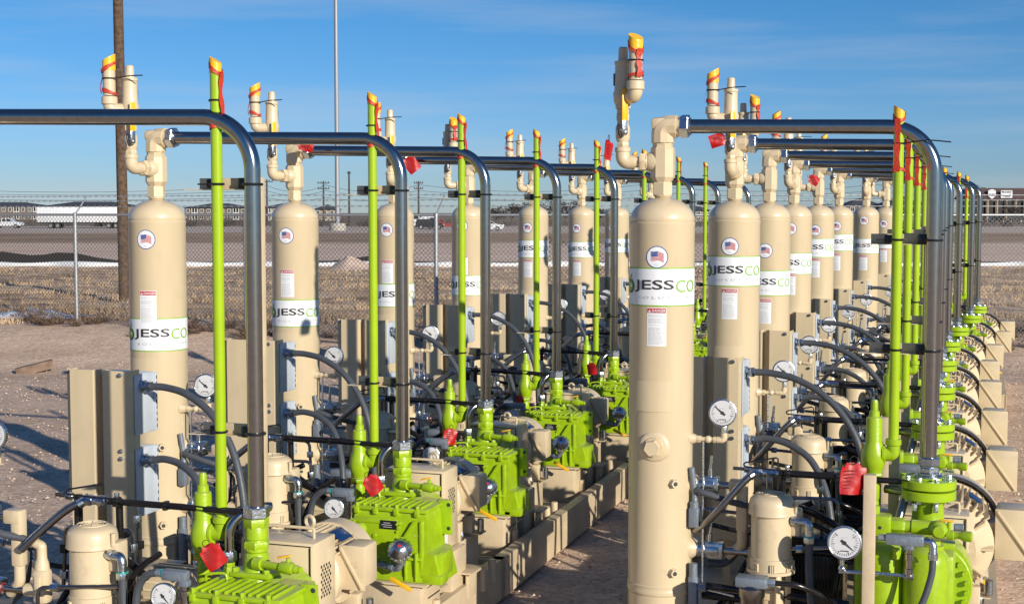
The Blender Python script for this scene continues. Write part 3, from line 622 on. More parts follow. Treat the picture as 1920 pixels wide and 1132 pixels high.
def sensor(b, x, y, z, left):
    b.m(ALU); b.box((x, y, z), (.12, .046, .046), .010); b.box((x+.045, y, z-.03), (.044, .04, .03), .008); b.box((x-.005, y-.024, z), (.075, .004, .022), .001); b.cyl((x-.06, y, z+.004), (x-.09, y, z+.004), .016)
    b.m(STEEL); b.lathe((x+.045, y, z-.04), (0, 0, -1), [(0, .016), (.02, .016), (.022, .020), (.05, .020), (.052, .015), (.09, .015), (.092, .021), (.115, .021), (.117, .012), (.13, .012)], 14)
COFF = Vector((0, -.05, -2.0))
def make_comp_left():
    r = root('gas_compressor'); o = COFF
    # tower
    b = MB(LIME2); b.hex((0, 0, -1.355), (0, 0, -1.31), .054, .1); b.lathe((0, 0, -1.345), (0, 0, -1), [(0, .046), (.01, .050), (.055, .050), (.06, .045), (.065, .046)], 24); b.hex((0, 0, -1.445), (0, 0, -1.41), .057, .35)
    b.lathe((0, 0, -1.44), (0, 0, -1), [(0, .05), (.012, .051), (.02, .045), (.03, .052), (.08, .058), (.10, .062)], 24); b.build('discharge_tower', r, o, 35)
    b = MB(ZINC); b.hex((0, 0, -1.312), (0, 0, -1.262), .058, .2); b.build('union_nut', r, o, 30)
    b = MB(LIME2); b.box((0, 0, -1.548), (.19, .15, .022), .004)
    for x in (-.075, .075):
        for y in (-.055, .055): b.hex((x, y, -1.54), (x, y, -1.52), .017)
    b.lathe((0, 0, -1.60), (0, 0, 1), [(0, .085), (.03, .078), (.045, .07)], 24); b.build('flange', r, o)
    b = MB(LIME2); b.lathe((.03, -.055, -1.495), (.98, -.18, 0), [(-.01, .028), (.03, .027), (.032, .016), (.13, .016), (.132, .024), (.15, .026), (.18, .028), (.195, .022), (.197, .018), (.215, .018), (.22, .014), (.235, .014)], 14)
    b.m(YEL2); b.box((.175, -.085, -1.448), (.06, .016, .008), .002, Matrix.Rotation(R_(-12), 3, 'Y')); b.m(LIME2); b.cyl((.195, -.085, -1.49), (.195, -.085, -1.452), .009); b.build('bleed_valve', r, o)
    # body
    b = MB(LIME2); x0, x1, y0, y1, zt, zb = -.185, .27, -.28, -.02, -1.60, -1.97
    def ring(z, e, ex=0): return [(x0+e, y0+e*.6, z), (x1-e+ex, y0+e*.6, z), (x1-e+ex, y1, z), (x0+e, y1, z)]
    V = ring(zb, -.012, .05)+ring(zb+.03, -.008, .05)+ring(-1.82, .008, .035)+ring(-1.81, .012, 0)+ring(zt-.03, .018)+ring(zt, .03)
    Fs = [(3, 2, 1, 0), (20, 21, 22, 23)]+[(4*j+i, 4*j+(i+1) % 4, 4*j+4+(i+1) % 4, 4*j+4+i) for j in range(5) for i in range(4)]
    b.add(V, Fs)
    b.box((.29, -.17, -1.88), (.09, .17, .13), .012); b.box((.285, -.24, -1.95), (.12, .10, .05), .01); b.box((-.19, -.2, -1.93), (.06, .2, .09), .012)
    for x in (.14, .20, .315): b.box((x, y0-.005+(.06 if x > .3 else 0), -1.885), (.012, .03, .15), .003)
    b.box((.04, y0+.02, -1.955), (.47, .06, .03), .006)
    b.cyl((.03, -.05, -1.72), (.03, .20, -1.72), .165, n=36)
    b.build('casing', r, o, 30)
    b = MB(LIME2); b.box((.04, -.12, -1.588), (.44, .32, .022), .005)
    for i in range(11): b.box((-.15+i*.037, -.17, -1.572), (.008, .20, .016), .002)
    for x in (-.15, -.04, .08, .20):
        b.box((x, -.272, -1.60), (.028, .03, .035), .005); b.hex((x, -.27, -1.585), (x, -.27, -1.56), .013)
    b.build('top_cover', r, o, 30)
    b = MB(LIME2); b.box((-.035, y0-.004, -1.72), (.25, .012, .17), .004); b.box((-.035, y0-.006, -1.655), (.30, .02, .018), .004)
    b.lathe((-.115, y0+.02, -1.70), (-.35, -1, -.02), [(0, .045), (.02, .036), (.075, .034), (.078, .024), (.11, .024)], 18); b.hex((-.155, -.362, -1.702), (-.168, -.395, -1.703), .026)
    for k in range(7): b.hex((-.145+k*.037, y0-.012, -1.792), (-.145+k*.037, y0-.020, -1.792), .008)
    for k in range(4): b.hex((.093, y0-.012, -1.66-k*.04), (.093, y0-.020, -1.66-k*.04), .008); b.hex((-.158, y0-.012, -1.66-k*.04), (-.158, y0-.020, -1.66-k*.04), .008)
    b.box((.225, y0+.012, -1.78), (.022, .03, .28), .006); b.box((-.185, y0+.012, -1.80), (.022, .03, .24), .006); b.box((.02, y0-.002, -1.845), (.42, .02, .014), .004)
    b.lathe((.02, y0+.01, -1.885), (0, -1, 0), [(0, .04), (.012, .038), (.02, .022), (.03, .02)], 16)
    for (x, z) in ((-.04, -1.73), (-.03, -1.79), (.10, -1.68)): b.hex((x, y0-.005, z), (x, y0-.018, z), .012)
    b.prism([(.13, -1.72), (.142, -1.72), (.195, -1.64), (.183, -1.64)], y0-.012, y0+.02, lambda u, v, h: (u, h, v)); b.build('front_cover', r, o, 30)
    b = MB(PLATE); b.box((.045, y0-.017, -1.665), (.095, .004, .045)); b.m(LGREY)
    for i, (u, q) in enumerate(((-.03, .04), (-.035, .06), (-.02, .05))): b.box((.045+u*.3, y0-.0195, -1.655-i*.011), (q, .001, .003))
    b.build('nameplate', r, o)
    b = MB(LIME2); b.box((.275, -.05, -1.66), (.08, .012, .19), .004); b.m(SLOT)
    for z in (-1.59, -1.72): b.cyl((.295, -.057, z), (.295, -.0565, z), .011)
    b.build('lifting_lug', r, o)
    b = MB(LIME2); b.hex((-.105, -.05, -1.59), (-.105, -.05, -1.52), .026); b.hex((-.105, -.05, -1.52), (-.105, -.05, -1.50), .022); b.tube([(-.19, -.1, -1.59), (-.19, -.1, -1.555), (-.15, -.09, -1.545), (-.11, -.08, -1.548), (-.10, -.08, -1.58)], .006, 8, 4); b.build('oil_port', r, o)
    b = MB(STEEL); b.tube(fillet([(-.105, -.05, -1.47), (-.105, -.05, -1.33), (-.02, .03, -1.27), (.02, .09, -1.28)], .09, 8), .0195, 14); b.m(ZINC); b.hex((-.105, -.05, -1.50), (-.105, -.05, -1.455), .031); b.build('oil_tube', r, o)
    b = MB(ALU); sensor(b, -.235, -.27, -1.515, 1); b.m(CONDUIT); b.tube([(-.325, -.27, -1.511), (-.37, -.27, -1.525), (-.42, -.26, -1.58), (-.445, -.25, -1.68), (-.45, -.25, -1.80)], .0165, 12, 6); b.m(TEAL); b.cyl((-.297, -.27, -1.511), (-.303, -.27, -1.511), .0175); b.build('pressure_sensor', r, o)
    b = MB(ZINC); dial(b, (-.275, -.30, -1.60), (.15, -1, .05), .056, 2.3); b.m(ZINC); b.hex((-.275, -.28, -1.655), (-.275, -.28, -1.68), .014); b.cyl((-.275, -.28, -1.68), (-.275, -.27, -1.75), .008); b.cyl((-.40, -.27, -1.745), (-.15, -.27, -1.745), .009); b.build('oil_gauge', r, o)
    conduit_head(r, o, .155, -.40, -1.77)
    return r
def make_comp_right():
    r = root('gas_compressor'); o = COFF
    b = MB(ZINC); b.hex((0, 0, -1.205), (0, 0, -1.165), .052, .3); b.cyl((0, 0, -1.215), (0, 0, -1.205), .036); b.hex((0, 0, -1.24), (0, 0, -1.212), .048, .1); b.lathe((0, 0, -1.262), (0, 0, 1), [(0, .064), (.01, .064), (.014, .05), (.022, .05)], 24); b.build('union_nut', r, o, 30)
    for za, zb in ((-1.31, -1.268), (-1.362, -1.318)):
        b = MB(LIME); b.lathe((0, 0, za), (0, 0, 1), [(0, .124), (.004, .128), (zb-za-.004, .128), (zb-za, .124)], 44); 
        if zb > -1.3: b.lathe((0, 0, zb), (0, 0, 1), [(0, .07), (.008, .066)], 28)
        b.m(ZINC)
        for i in range(8):
            g = i*math.pi/4+.39; x, y = .102*math.cos(g), .102*math.sin(g)
            if zb > -1.3: b.hex((x, y, zb), (x, y, zb+.015), .013)
            else: b.hex((x, y, za-.015), (x, y, za), .013)
        b.build('flange', r, o, 30)
    b = MB(LIME2); b.lathe((0, 0, -1.50), (0, 0, 1), [(0, .085), (.04, .075), (.10, .072), (.14, .085)], 28); b.m(ZINC)
    for g in (-2.2, -1.2): b.hex((.102*math.cos(g), .102*math.sin(g), -1.41), (.102*math.cos(g), .102*math.sin(g), -1.375), .014)
    b.build('neck', r, o, 35)
    b = MB(LIME2); y = -.14; z = -1.475
    b.box((-.215, y, z), (.11, .10, .10), .014); b.bcyl((-.25, y+.02, z+.04), (-.25, y+.02, z+.085), .035); b.hex((-.16, y, z), (-.10, y, z), .040, .3); b.lathe((-.10, y, z), (1, 0, 0), [(0, .028), (.03, .028), (.032, .034), (.14, .034), (.142, .030)], 22); b.ball((.055, y-.02, z), .044, 16, 10); b.bcyl((.055, y-.03, z), (.055, y-.085, z), .028); b.m(SLOT); b.cyl((-.21, y-.0505, z-.005), (-.21, y-.052, z-.005), .008); b.build('oil_manifold', r, o, 35)
    b = MB(LIME2); b.lathe((.09, y-.03, z-.02), (1, -.1, 0), [(0, .022), (.03, .024), (.032, .016), (.06, .016), (.07, .024), (.11, .024), (.115, .014)], 14); b.m(YEL2); b.box((.09, y-.03, z+.045), (.06, .014, .008), .002); b.m(LIME2); b.cyl((.10, y-.03, z), (.10, y-.03, z+.04), .009); b.m(ALU); b.bcyl((.12, y, z+.01), (.165, y, z+.01), .019); b.build('bleed_valve', r, o)
    b = MB(LIME2)
    for (x, q, w_) in ((-.20, -.18, .105), (0, -.20, .105)):
        b.lathe((x, q, -2.12), (0, 0, 1), [(0, w_+.008), (.2, w_+.008), (.21, w_), (.50, w_), (.535, w_*.93), (.56, w_*.75), (.575, w_*.45), (.578, .0)], 30, close=False)
    b.box((-.10, .0, -1.85), (.46, .36, .52), .03); b.box((-.10, -.22, -2.04), (.50, .16, .16), .02); b.box((-.1, -.27, -1.93), (.1, .04, .2), .01)
    b.cyl((.0, .02, -1.76), (.0, .2, -1.76), .21, n=36); b.build('casing', r, o, 30)
    b = MB(LIME2); b.lathe((.03, -.20, -1.56), (0, 0, 1), [(0, .05), (.02, .05), (.022, .036), (.04, .034)], 18); b.box((.06, -.1, -1.555), (.14, .12, .03), .006); b.build('top_cover', r, o, 30)
    for x in (-.27, -.13): b = MB(LIME2); b.hex((x, -.28, -1.60), (x, -.28, -1.55), .017); b.build('bolt', r, o)
    b = MB(LIME2); b.box((-.26, -.12, -1.58), (.1, .12, .03), .006); b.build('top_cover', r, o, 30)
    b = MB(LIME2); 
    for i in range(12): g = R_(-80+i*14.5); b.hex((.0+.185*math.cos(g), -.0, -1.78+.185*math.sin(g)), (.0+.185*math.cos(g), -.03, -1.78+.185*math.sin(g)), .013)
    b.lathe((.0, .03, -1.78), (0, -1, 0), [(0, .21), (.03, .21), (.034, .205)], 36); b.build('end_plate', r, o)
    b = MB(ALU); sensor(b, -.115, -.36, -1.49, 0); b.m(ALU); b.box((-.09, -.36, -1.49), (.17, .05, .05), .01)
    b.build('pressure_sensor', r, o)
    b = MB(ZINC); b.tube(fillet([(-.01, -.36, -1.49), (.035, -.365, -1.49), (.035, -.37, -1.545)], .028, 6), .018, 12); b.cyl((.035, -.37, -1.54), (.035, -.37, -1.57), .022); b.m(CONDUIT); b.tube([(.035, -.37, -1.57), (.03, -.375, -1.64), (.0, -.39, -1.75), (-.05, -.40, -1.86), (-.07, -.40, -1.96), (-.06, -.38, -2.1)], .0155, 12, 8); b.build('sensor_conduit', r, o)
    b = MB(ZINC); b.hex((-.09, -.345, -1.66), (-.05, -.345, -1.66), .018); b.tube(fillet([(-.20, -.36, -1.655), (-.075, -.35, -1.66), (-.07, -.35, -1.63)], .01, 4), .009, 8); b.cyl((-.38, -.38, -1.655), (-.2, -.36, -1.655), .010); b.cyl((-.365, -.38, -1.655), (-.365, -.38, -1.60), .011); b.ball((-.365, -.38, -1.64), .018); dial(b, (-.352, -.42, -1.51), (.05, -1, .05), .076, 2.45); b.build('oil_gauge', r, o)
    b = MB(STEEL2); b.tube(fillet([(-.20, .05, -1.34), (-.10, .0, -1.34), (-.13, -.05, -1.46)], .03, 5), .021, 12); b.build('oil_tube', r, o)
    b = MB(ZINC); b.cyl((.10, -.3, -1.93), (.19, -.34, -1.93), .013); b.hex((.12, -.31, -1.93), (.16, -.33, -1.93), .024); b.build('fitting', r, o)
    conduit_head(r, o, .26, -.36, -1.93)
    return r
def make_guard(left):
    r = root('coupling_guard'); x0, x1, y0, y1, z0, z1 = (-.20, .165, .215, .43, -1.92, -1.465) if left else (-.24, .19, .24, .42, -2.06, -1.49)
    o = Vector(((x0+x1)/2, (y0+y1)/2, z0)); b = MB(CREAM)
    b.box(((x0+x1)/2, (y0+y1)/2, (z0+z1)/2), (x1-x0, y1-y0, z1-z0), .006); b.box((x1-.012, y0-.004, (z0+z1)/2), (.004, .006, z1-z0-.03)); b.build('housing', r, o, 30)
    b = MB(DARKIN); b.box((x1-.022, y0-.0015, (z0+z1)/2), (.005, .003, z1-z0-.04)); b.box(((x0+x1)/2, y0-.0015, z1-.015), (x1-x0-.03, .003, .004))
    for i in range(4):
        for j in range(9):
            yy = y0+.07+i*.026+(j % 2)*.013; zz = z1-.12-j*.017; e = .0085
            b.add([(x1+.001, yy-e, zz), (x1+.001, yy, zz-e*1.15), (x1+.001, yy+e, zz), (x1+.001, yy, zz+e*1.15)], [(0, 1, 2, 3)])
    b.build('vent_mesh', r, o)
    b = MB(WHITE); b.box((x1+.001, y0+.03, z0+.10), (.002, .034, .15)); b.m(REDP); b.box((x1+.002, y0+.03, z0+.16), (.002, .034, .03)); b.m(GREYT); b.box((x1+.0022, y0+.03, z0+.12), (.001, .018, .02)); b.m(LGREY)
    for i in range(6): b.box((x1+.0022, y0+.03, z0+.09-i*.011), (.001, .024, .003))
    b.build('warning_label', r, o)
    b = MB(CREAM); b.tube(fillet([(x0+.05, y0+.10, z1), (x0+.05, y0+.10, z1+.045), (x1-.05, y0+.10, z1+.045), (x1-.05, y0+.10, z1)], .008, 3), .007, 8); b.build('handle', r, o)
    return r, o
def make_motor(left):
    r = root('electric_motor')
    cx, cz, R0, ya, yb = (-.015, -1.69, .165, .43, .87) if left else (.075, -1.70, .235, .42, 1.02)
    o = Vector((cx, (ya+yb)/2, cz-R0-.09)); b = MB(CREAM2); L = yb-ya
    b.lathe((cx, ya, cz), (0, 1, 0), ([(0, .12), (.02, R0*.9), (.05, R0+.012), (.09, R0+.014)] if left else [(-.03, .15), (.04, .175), (.09, R0*.86), (.13, R0+.004), (.15, R0+.004)])+[(.151, R0-.01), (L-.13, R0-.01), (L-.12, R0+.02), (L-.10, R0+.024), (L-.09, R0+.01)], 40)
    for i in range(40):
        g = 2*math.pi*i/40
        if math.cos(g) > .83 and abs(i-20) < 21: continue
        c, s_ = math.cos(g), math.sin(g); b.box((cx+c*(R0+.006), ya+L*.46, cz+s_*(R0+.006)), (.040, L*.62, .008), .001, Matrix.Rotation(-g, 3, 'Y'))
    for y in (ya+.07, yb-.16): b.box((cx-.13, y, cz-R0-.02), (.09, .06, .12), .008); b.box((cx+.13, y, cz-R0-.02), (.09, .06, .12), .008)
    b.build('frame', r, o, 30)
    b = MB(CREAM2); RR = R0+(.032 if left else .05)
    b.lathe((cx, yb-.13, cz), (0, 1, 0), [(0, RR-.01), (.003, RR), (.11, RR), (.13, RR-.02), (.135, RR*.5), (.13, 0)], 44, close=False); b.m(STEEL2 if not left else CREAM2); b.lathe((cx, yb-.135, cz), (0, 1, 0), [(0, RR-.012), (0, RR+.003), (.02, RR+.003)], 44, close=False); b.build('fan_cover', r, o, 30)
    if not left:
        for i in range(7):
            b = MB(CREAM2); g = R_(-70+i*35); b.box((cx+math.cos(g)*.20, ya+.075, cz+math.sin(g)*.20), (.07, .09, .014), .003, Matrix.Rotation(-g, 3, 'Y')); b.build('rib', r, o, 30)
    b = MB(CREAM2); b.cyl((cx-.03, ya+.16, cz+R0-.01), (cx-.03, ya+.16, cz+R0+.04), .018, .014); b.torus((cx-.03, ya+.16, cz+R0+.066), (.3, 1, 0), .026, .0095, 22, 8); b.build('lifting_eye', r, o)
    b = MB(BLUEPL); g = R_(58); b.box((cx+math.cos(g)*(R0+.032), ya+.22, cz+math.sin(g)*(R0+.032)), (.004, .12, .075), .001, Matrix.Rotation(-g, 3, 'Y')); b.build('nameplate', r, o)
    # terminal box: throat, box, cover with diagonal ridge
    tx = cx+R0-(.055 if left else .03); yb_ = ya+(.20 if left else .26); w_ = .15 if left else .20; zc_ = cz+.04 if left else cz+.06
    dep = .11 if left else .17
    b = MB(CREAM2); b.box((tx+.02, yb_, zc_-.03), (.10, w_*.8, w_*.8), .01); b.box((tx+.045+dep/2, yb_+.0, zc_), (dep, w_+.02, w_+.05), .018)
    b.box((tx+.045+dep/2, yb_-w_/2-.012, zc_), (dep+.02, .012, w_+.06), .004)
    bx = b.build('terminal_box', r, o, 30)
    b = MB(CREAM2); ang = math.atan2(w_+.04, dep); LL = math.hypot(w_+.04, dep)
    b.box((tx+.045+dep/2, yb_-w_/2-.024, zc_), (LL, .012, .012), .002, Matrix.Rotation(ang, 3, 'Y')); b.build('cover_ridge', bx, o)
    if left: b = MB(CREAM2); put_text(b, 'WEG', lambda s_, z: (s_, yb_-w_/2-.0195, z), tx+.07, tx+.13, zc_+.0, zc_+.03, .01); b.build('emblem', bx, o)
    b = MB(FRAME); b.box((cx, (ya+yb)/2-.05, (cz-R0-.08+DECK)/2), (.34, .42, cz-R0-.08-DECK), .004); b.box((cx+.15, ya+.30, cz-R0-.07), (.16, .10, .008), 0); b.m(ZINC); b.bcyl((cx+.14, ya+.12, cz-R0-.07), (cx+.14, ya+.12, cz-R0), .028); b.bcyl((cx+.22, ya+.28, cz-R0-.06), (cx+.22, ya+.28, cz-R0+.02), .02); b.hex((cx+.17, ya+.08, cz-R0-.07), (cx+.17, ya+.08, cz-R0-.02), .018); b.build('mount', r, o)
    return r, o
def make_pedestal(left):
    r = root('machine_pedestal'); o = Vector((0, .0, DECK)); b = MB(FRAME); zt = -1.985 if left else -2.13
    b.box((.03, -.16, (zt+DECK)/2), (.40, .28, zt-DECK), .004); b.box((.20, -.05, zt-.09), (.06, .30, .012), .002); b.build('block', r, o)
    b = MB(FRAME); b.box((.04, -.14, zt+.006), (.46, .36, .012), .003); b.build('top_plate', r, o)
    z2 = -1.925 if left else -2.01
    b = MB(FRAME); b.box((.0, .32, (z2+DECK)/2), (.42, .24, z2-DECK), .004); b.box((.22, .45, -2.08), (.13, .20, .012), .002); b.box((.24, .45, -2.16), (.012, .16, .15), .002); b.build('block', r, o)
    for y in (-.12, .62, .80): b = MB(FRAME); b.bcyl((.245, y, DECK+.0), (.245, y, DECK+.15), .024); b.build('lifting_stub', r, o)
    return r, o
def make_tag():
    r = MB(RED); V = []; Fs = []; n = 8; rn = random.Random(4)
    for i in range(n+1):
        for j in range(n+1):
            u, v = i/n, j/n; V.append(((u-.5)*.11, .012*math.sin(u*4+v*3)+.006*rn.random(), -v*.135-(.02 if abs(u-.5) > .35 and j == 0 else 0)))
    for i in range(n):
        for j in range(n): a = i*(n+1)+j; Fs.append((a, a+1, a+n+2, a+n+1))
    m = len(V); V2 = [(x, y+.003, z) for x, y, z in V]; r.add(V, Fs); r.add(V2, [tuple(reversed(f)) for f in Fs])
    r.m(REDTXT)
    for k in range(6): z = -.03-k*.015; r.add([(-.035, -.004, z), (.035, .003, z), (.035, .003, z-.004), (-.035, -.004, z-.004)], [(0, 1, 2, 3)])
    r.m(BLACK); r.torus((0, .005, .012), (0, 1, 0), .018, .002, 14, 5)
    return r.build('warning_tag', None, (0, 0, 0), 60)

def make_cooler():
    r = root('cooler_motor'); x, y, z = -.50, .20, -1.73; o = Vector((x, y, DECK)); b = MB(CREAM2)
    b.lathe((x-.20, y, z), (1, 0, 0), [(0, .06), (.02, .10), (.05, .112), (.30, .112), (.31, .122), (.36, .122), (.385, .105), (.39, .06), (.392, 0)], 30, close=False)
    for i in range(14):
        g = R_(-20+i*17); b.box((x-.02, y+.116*math.cos(g), z+.116*math.sin(g)), (.22, .006, .012), 0, Matrix.Rotation(g, 3, 'X'))
    b.build('motor_body', r, o, 30)
    b = MB(DARKIN)
    for i in range(-5, 6):
        for j in range(-5, 6):
            u, v = i*.0165, j*.0165+(i % 2)*.008
            if u*u+v*v < .0075 and u*u+v*v > .0004: b.box((x+.193, y+u, z+v), (.003, .009, .009))
    b.build('grille', r, o)
    b = MB(FRAME); b.box((x, y, (z-.1+DECK)/2), (.24, .20, z-.1-DECK), .004); b.build('mount', r, o)
    b = MB(BLACK)
    for k in range(6): b.torus((x-.26, y-.02+k*.008, z-.12), (.1, 1, 0), .13-.006*(k % 3), .006, 26, 6)
    b.build('cable_coil', r, o)
    return r, o
def make_shade_box():  # invented dark finned box, added to throw more shade into the aisle
    r = root('added_shade_box'); x, y, z = .68, .50, -1.93; o = Vector((x, y, DECK)); b = MB(BLKPIPE)
    b.box((x, y, z), (.40, .30, .50), .01); b.build('core', r, o, 30)
    b = MB(mat('shade_box_fins', (.05, .055, .06), .5, .6))
    for i in range(22): b.box((x-.18+i*.0172, y-.152, z), (.004, .012, .44))
    b.build('fins', r, o)
    b = MB(BLACK); b.lathe((x, y+.15, z), (0, 1, 0), [(0, .19), (.06, .19), (.065, .18)], 30); b.build('fan_shroud', r, o)
    b = MB(ZINC); b.hex((x-.15, y-.13, z+.25), (x-.15, y-.13, z+.29), .024); b.m(BLKPIPE); b.tube([(x-.15, y-.13, z+.28), (x-.15, y-.14, z+.36), (x-.05, y-.2, z+.42), (x+.1, y-.3, z+.40), (x+.3, y-.35, z+.30)], .018, 10, 6); b.build('hose', r, o)
    b = MB(FRAME); b.box((x, y, (z-.25+DECK)/2), (.36, .26, max(.02, z-.25-DECK)), .002); b.build('mount', r, o)
    return r, o
def make_filter():
    r = root('oil_filter'); x, y = .52, -.35; o = Vector((x, y, DECK)); b = MB(STEEL2)
    b.lathe((x, y, -2.02), (0, 0, 1), [(0, .04), (.02, .055), (.20, .055), (.21, .062), (.25, .062), (.27, .04)], 22); b.build('bowl', r, o, 35)
    b = MB(ALU); b.box((x, y, -1.74), (.15, .09, .05), .01); b.hex((x+.07, y, -1.74), (x+.11, y, -1.74), .02); b.build('head', r, o)
    b = MB(BLKPIPE); b.tube([(x+.11, y, -1.74), (x+.22, y+.02, -1.75), (x+.34, y+.1, -1.83), (x+.42, y+.16, -1.98)], .014, 10, 6); b.build('hose', r, o)
    b = MB(FRAME); b.box((x, y+.07, -1.99), (.04, .03, .52), .002); b.build('post', r, o)
    return r, o
# ---- build the first of each kind, then copy
protos = {}
protos['vessel'] = (make_vessel(), VOFF); protos['gauge'] = (make_gauge(), GOFF); protos['panel'] = (make_panel(), POFF); protos['level'] = (make_level(), SOFF)
protos['pump'] = (make_pump(), MOFF); protos['cool'] = make_cooler(); protos['rad'] = make_shade_box(); protos['filt'] = make_filter()
for L_ in (1, 0):
    k = 'LR'[1-L_]
    protos['oil'+k] = (make_oil(L_), OOFF); protos['vent'+k] = make_vent(L_); protos['sup'+k] = make_support(L_)
    protos['comp'+k] = ((make_comp_left if L_ else make_comp_right)(), COFF); protos['guard'+k] = make_guard(L_); protos['motor'+k] = make_motor(L_); protos['ped'+k] = make_pedestal(L_)
tag_proto = make_tag(); tag_used = [0]
used = set()
def inst(key, anchor, extra=0):
    r, off = protos[key]
    if key in used: r = dup(r)
    used.add(key); place(r, anchor, off, extra); return r
def hang(p, s_, rot, label):
    t = tag_proto if not tag_used[0] else dup(tag_proto); tag_used[0] = 1
    t.location = p; s_ *= .85; t.scale = (s_, s_, s_); t.rotation_euler = rot; tag(t, label, 'warning tag', 'red warning tags wired to valves'); return t
def unit(side, i, d):
    left = side == 'L'; row = 'left row' if left else 'right row'; o1 = ORD[i+1]
    T = P(d[0][0], 400, d[0][1]); R = P(d[1][0], 400, d[1][1]); dl = to_unit(T-R)
    end = 'nearest the camera' if i == 0 else 'from the front'
    v = inst('vessel', T); set_vessel(v, d, T, left)
    no = i if left else i+1
    vl = 'cream vessel with %s, %s from front in the %s' % ('danger label above white banner' if left and i < 5 else 'white banner right under flag', ORD[no], row)
    if left and i == 0: vl = 'tall cream vessel just outside the left edge of the photograph'
    tag(v, vl, 'pressure vessel', 'cream separator vessels in two rows')
    if left and i == 0: gl = 'steel dial gauge cut by the left edge of the photograph'
    elif i == (1 if left else 0): gl = 'round white dial gauge on an arm right of the nearest vessel of the '+row
    else: gl = 'round white dial gauge on an arm beside the %s vessel of the %s' % (ORD[no], row)
    tag(inst('gauge', T, R_([0, 6, -4, 9, -7, 3, -5, 8, 2][i])), gl, 'pressure gauge', 'dial gauges on arms beside the vessels')
    if not (left and i == 8) and not (not left and i == 7):
        tag(inst('panel', T+Vector((.085, .03, 0)) if left and i == 0 else T), 'bent cream panel with grey boxes, %s from the front in the %s' % (o1, row), 'control panel', 'cream control panels behind the vessels')
    tag(inst('level', T), 'cream level switch with steel valves beside the %s vessel in the %s' % (ORD[no] if no else 'off-frame', row), 'level switch', 'level switches beside the vessels')
    # riser and horizontal run: its own shape in every unit
    zt, ze = .40, .425; pz = -1.27 if left else -1.17
    b = MB(STEEL); e = (dl.x+.14, dl.y, ze); pts = fillet([(0, 0, pz), (0, 0, zt), e], .225, 16); b.tube(pts, .035, 28)
    off = Vector((0, 0, pz)); rp = b.build('discharge_pipe', None, off, 60); place(rp, R, off)
    tag(rp, 'stainless pipe bending left to its vessel, %s from the front in the %s' % (o1, row), 'steel pipe', 'bent stainless discharge pipes')
    S = 'L' if left else 'R'
    tag(inst('vent'+S, R), 'lime vent pipe with yellow cap, %s from the front in the %s' % (o1, row), 'vent pipe', 'lime green vent pipes')
    tag(inst('sup'+S, R), 'cream post whose arms clamp the %s green vent of the %s' % (o1, row), 'pipe support', 'cream pipe support posts')
    tag(inst('comp'+S, R), 'lime green compressor %s, %s from the front in the %s' % ('with square casing' if left else 'with round flange on top', o1, row), 'compressor', 'lime green gas compressors')
    tag(inst('guard'+S, R), 'cream sheet metal box behind the %s lime compressor of the %s' % (o1, row), 'coupling guard', 'cream coupling guards')
    tag(inst('motor'+S, R), 'cream %s motor behind a lime compressor, %s from front in the %s' % ('finned' if left else 'large', o1, row), 'electric motor', 'cream electric motors')
    tag(inst('ped'+S, R), 'cream steel pedestal carrying the %s lime compressor of the %s' % (o1, row), 'pedestal', 'machine pedestals on the skids')
    tag(inst('pump', R), 'small upright domed cream motor, %s from the front in the %s' % (o1, row), 'pump motor', 'upright cream pump motors')
    if left: tag(inst('cool', R), 'cream horizontal motor with mesh grille, %s from the front in the %s' % (o1, row), 'cooler motor', 'horizontal cooler motors')
    tag(inst('rad', T), 'dark finned box added for shade, %s from the front in the %s' % (o1, row), 'oil cooler', 'dark boxes added on the skids for shade')
    tag(inst('filt', T), 'small steel oil filter on a post, %s from the front in the %s' % (o1, row), 'oil filter', 'oil filters on the skids')
    tag(inst('oil'+S, R), 'black oil tube beside the %s upright motor of the %s' % (o1, row), 'oil line', 'oil lines between vessels and compressors')
    return T, R
AL = [unit('L', i, d) for i, d in enumerate(LD)]; AR = [unit('R', i, d) for i, d in enumerate(RD)]
# ---- skids: one under every two units
def skid(side, Ts, Rs, label):
    R0 = to_unit(Rs[0]); R1 = to_unit(Rs[-1]); x1 = -2.735 if side == 'L' else (.17 if R1.x < 0 else .42); x0 = -4.70 if side == 'L' else -1.72
    y0 = R0.y-.72; y1 = R1.y+1.06; W = x1-x0; L = y1-y0
    r = root('equipment_skid'); cx, cyy = (x0+x1)/2, (y0+y1)/2
    def beam(xc, flip):
        b = MB(FRAME); g = flip
        b.box((xc, cyy, -2.275), (.012, L, .25)); b.box((xc-g*.03, cyy, -2.154), (.07, L, .010)); b.box((xc-g*.03, cyy, -2.396), (.07, L, .010))
        for k in range(int(L/.6)+1): b.box((xc-g*.03, y0+.12+k*.6, -2.275), (.05, .010, .23))
        return b
    beam(x1, 1).build('side_beam', r, (cx, cyy, -2.42)); beam(x0, -1).build('side_beam', r, (cx, cyy, -2.42))
    for yy in (y0+.01, y1-.01): b = MB(FRAME); b.box((cx, yy, -2.275), (W-.03, .012, .24)); b.build('end_beam', r, (cx, cyy, -2.42))
    b = MB(FRAME); b.box((cx, cyy, -2.256), (W-.02, L-.04, .010)); b.build('deck_plate', r, (cx, cyy, -2.42))
    r.location = (cx*UC+cyy*US, -cx*US+cyy*UC, CZ-2.42); r.rotation_euler = (0, 0, -PSI)
    tag(r, label, 'steel skid', 'cream steel skids under the units')
LT = ['cream steel skid frame under the two nearest units of the left row', 'cream steel skid under the third and fourth units of the left row', 'cream steel skid under the fifth and sixth units of the left row', 'cream steel skid under the seventh and eighth units of the left row', 'cream steel skid under the farthest unit of the left row']
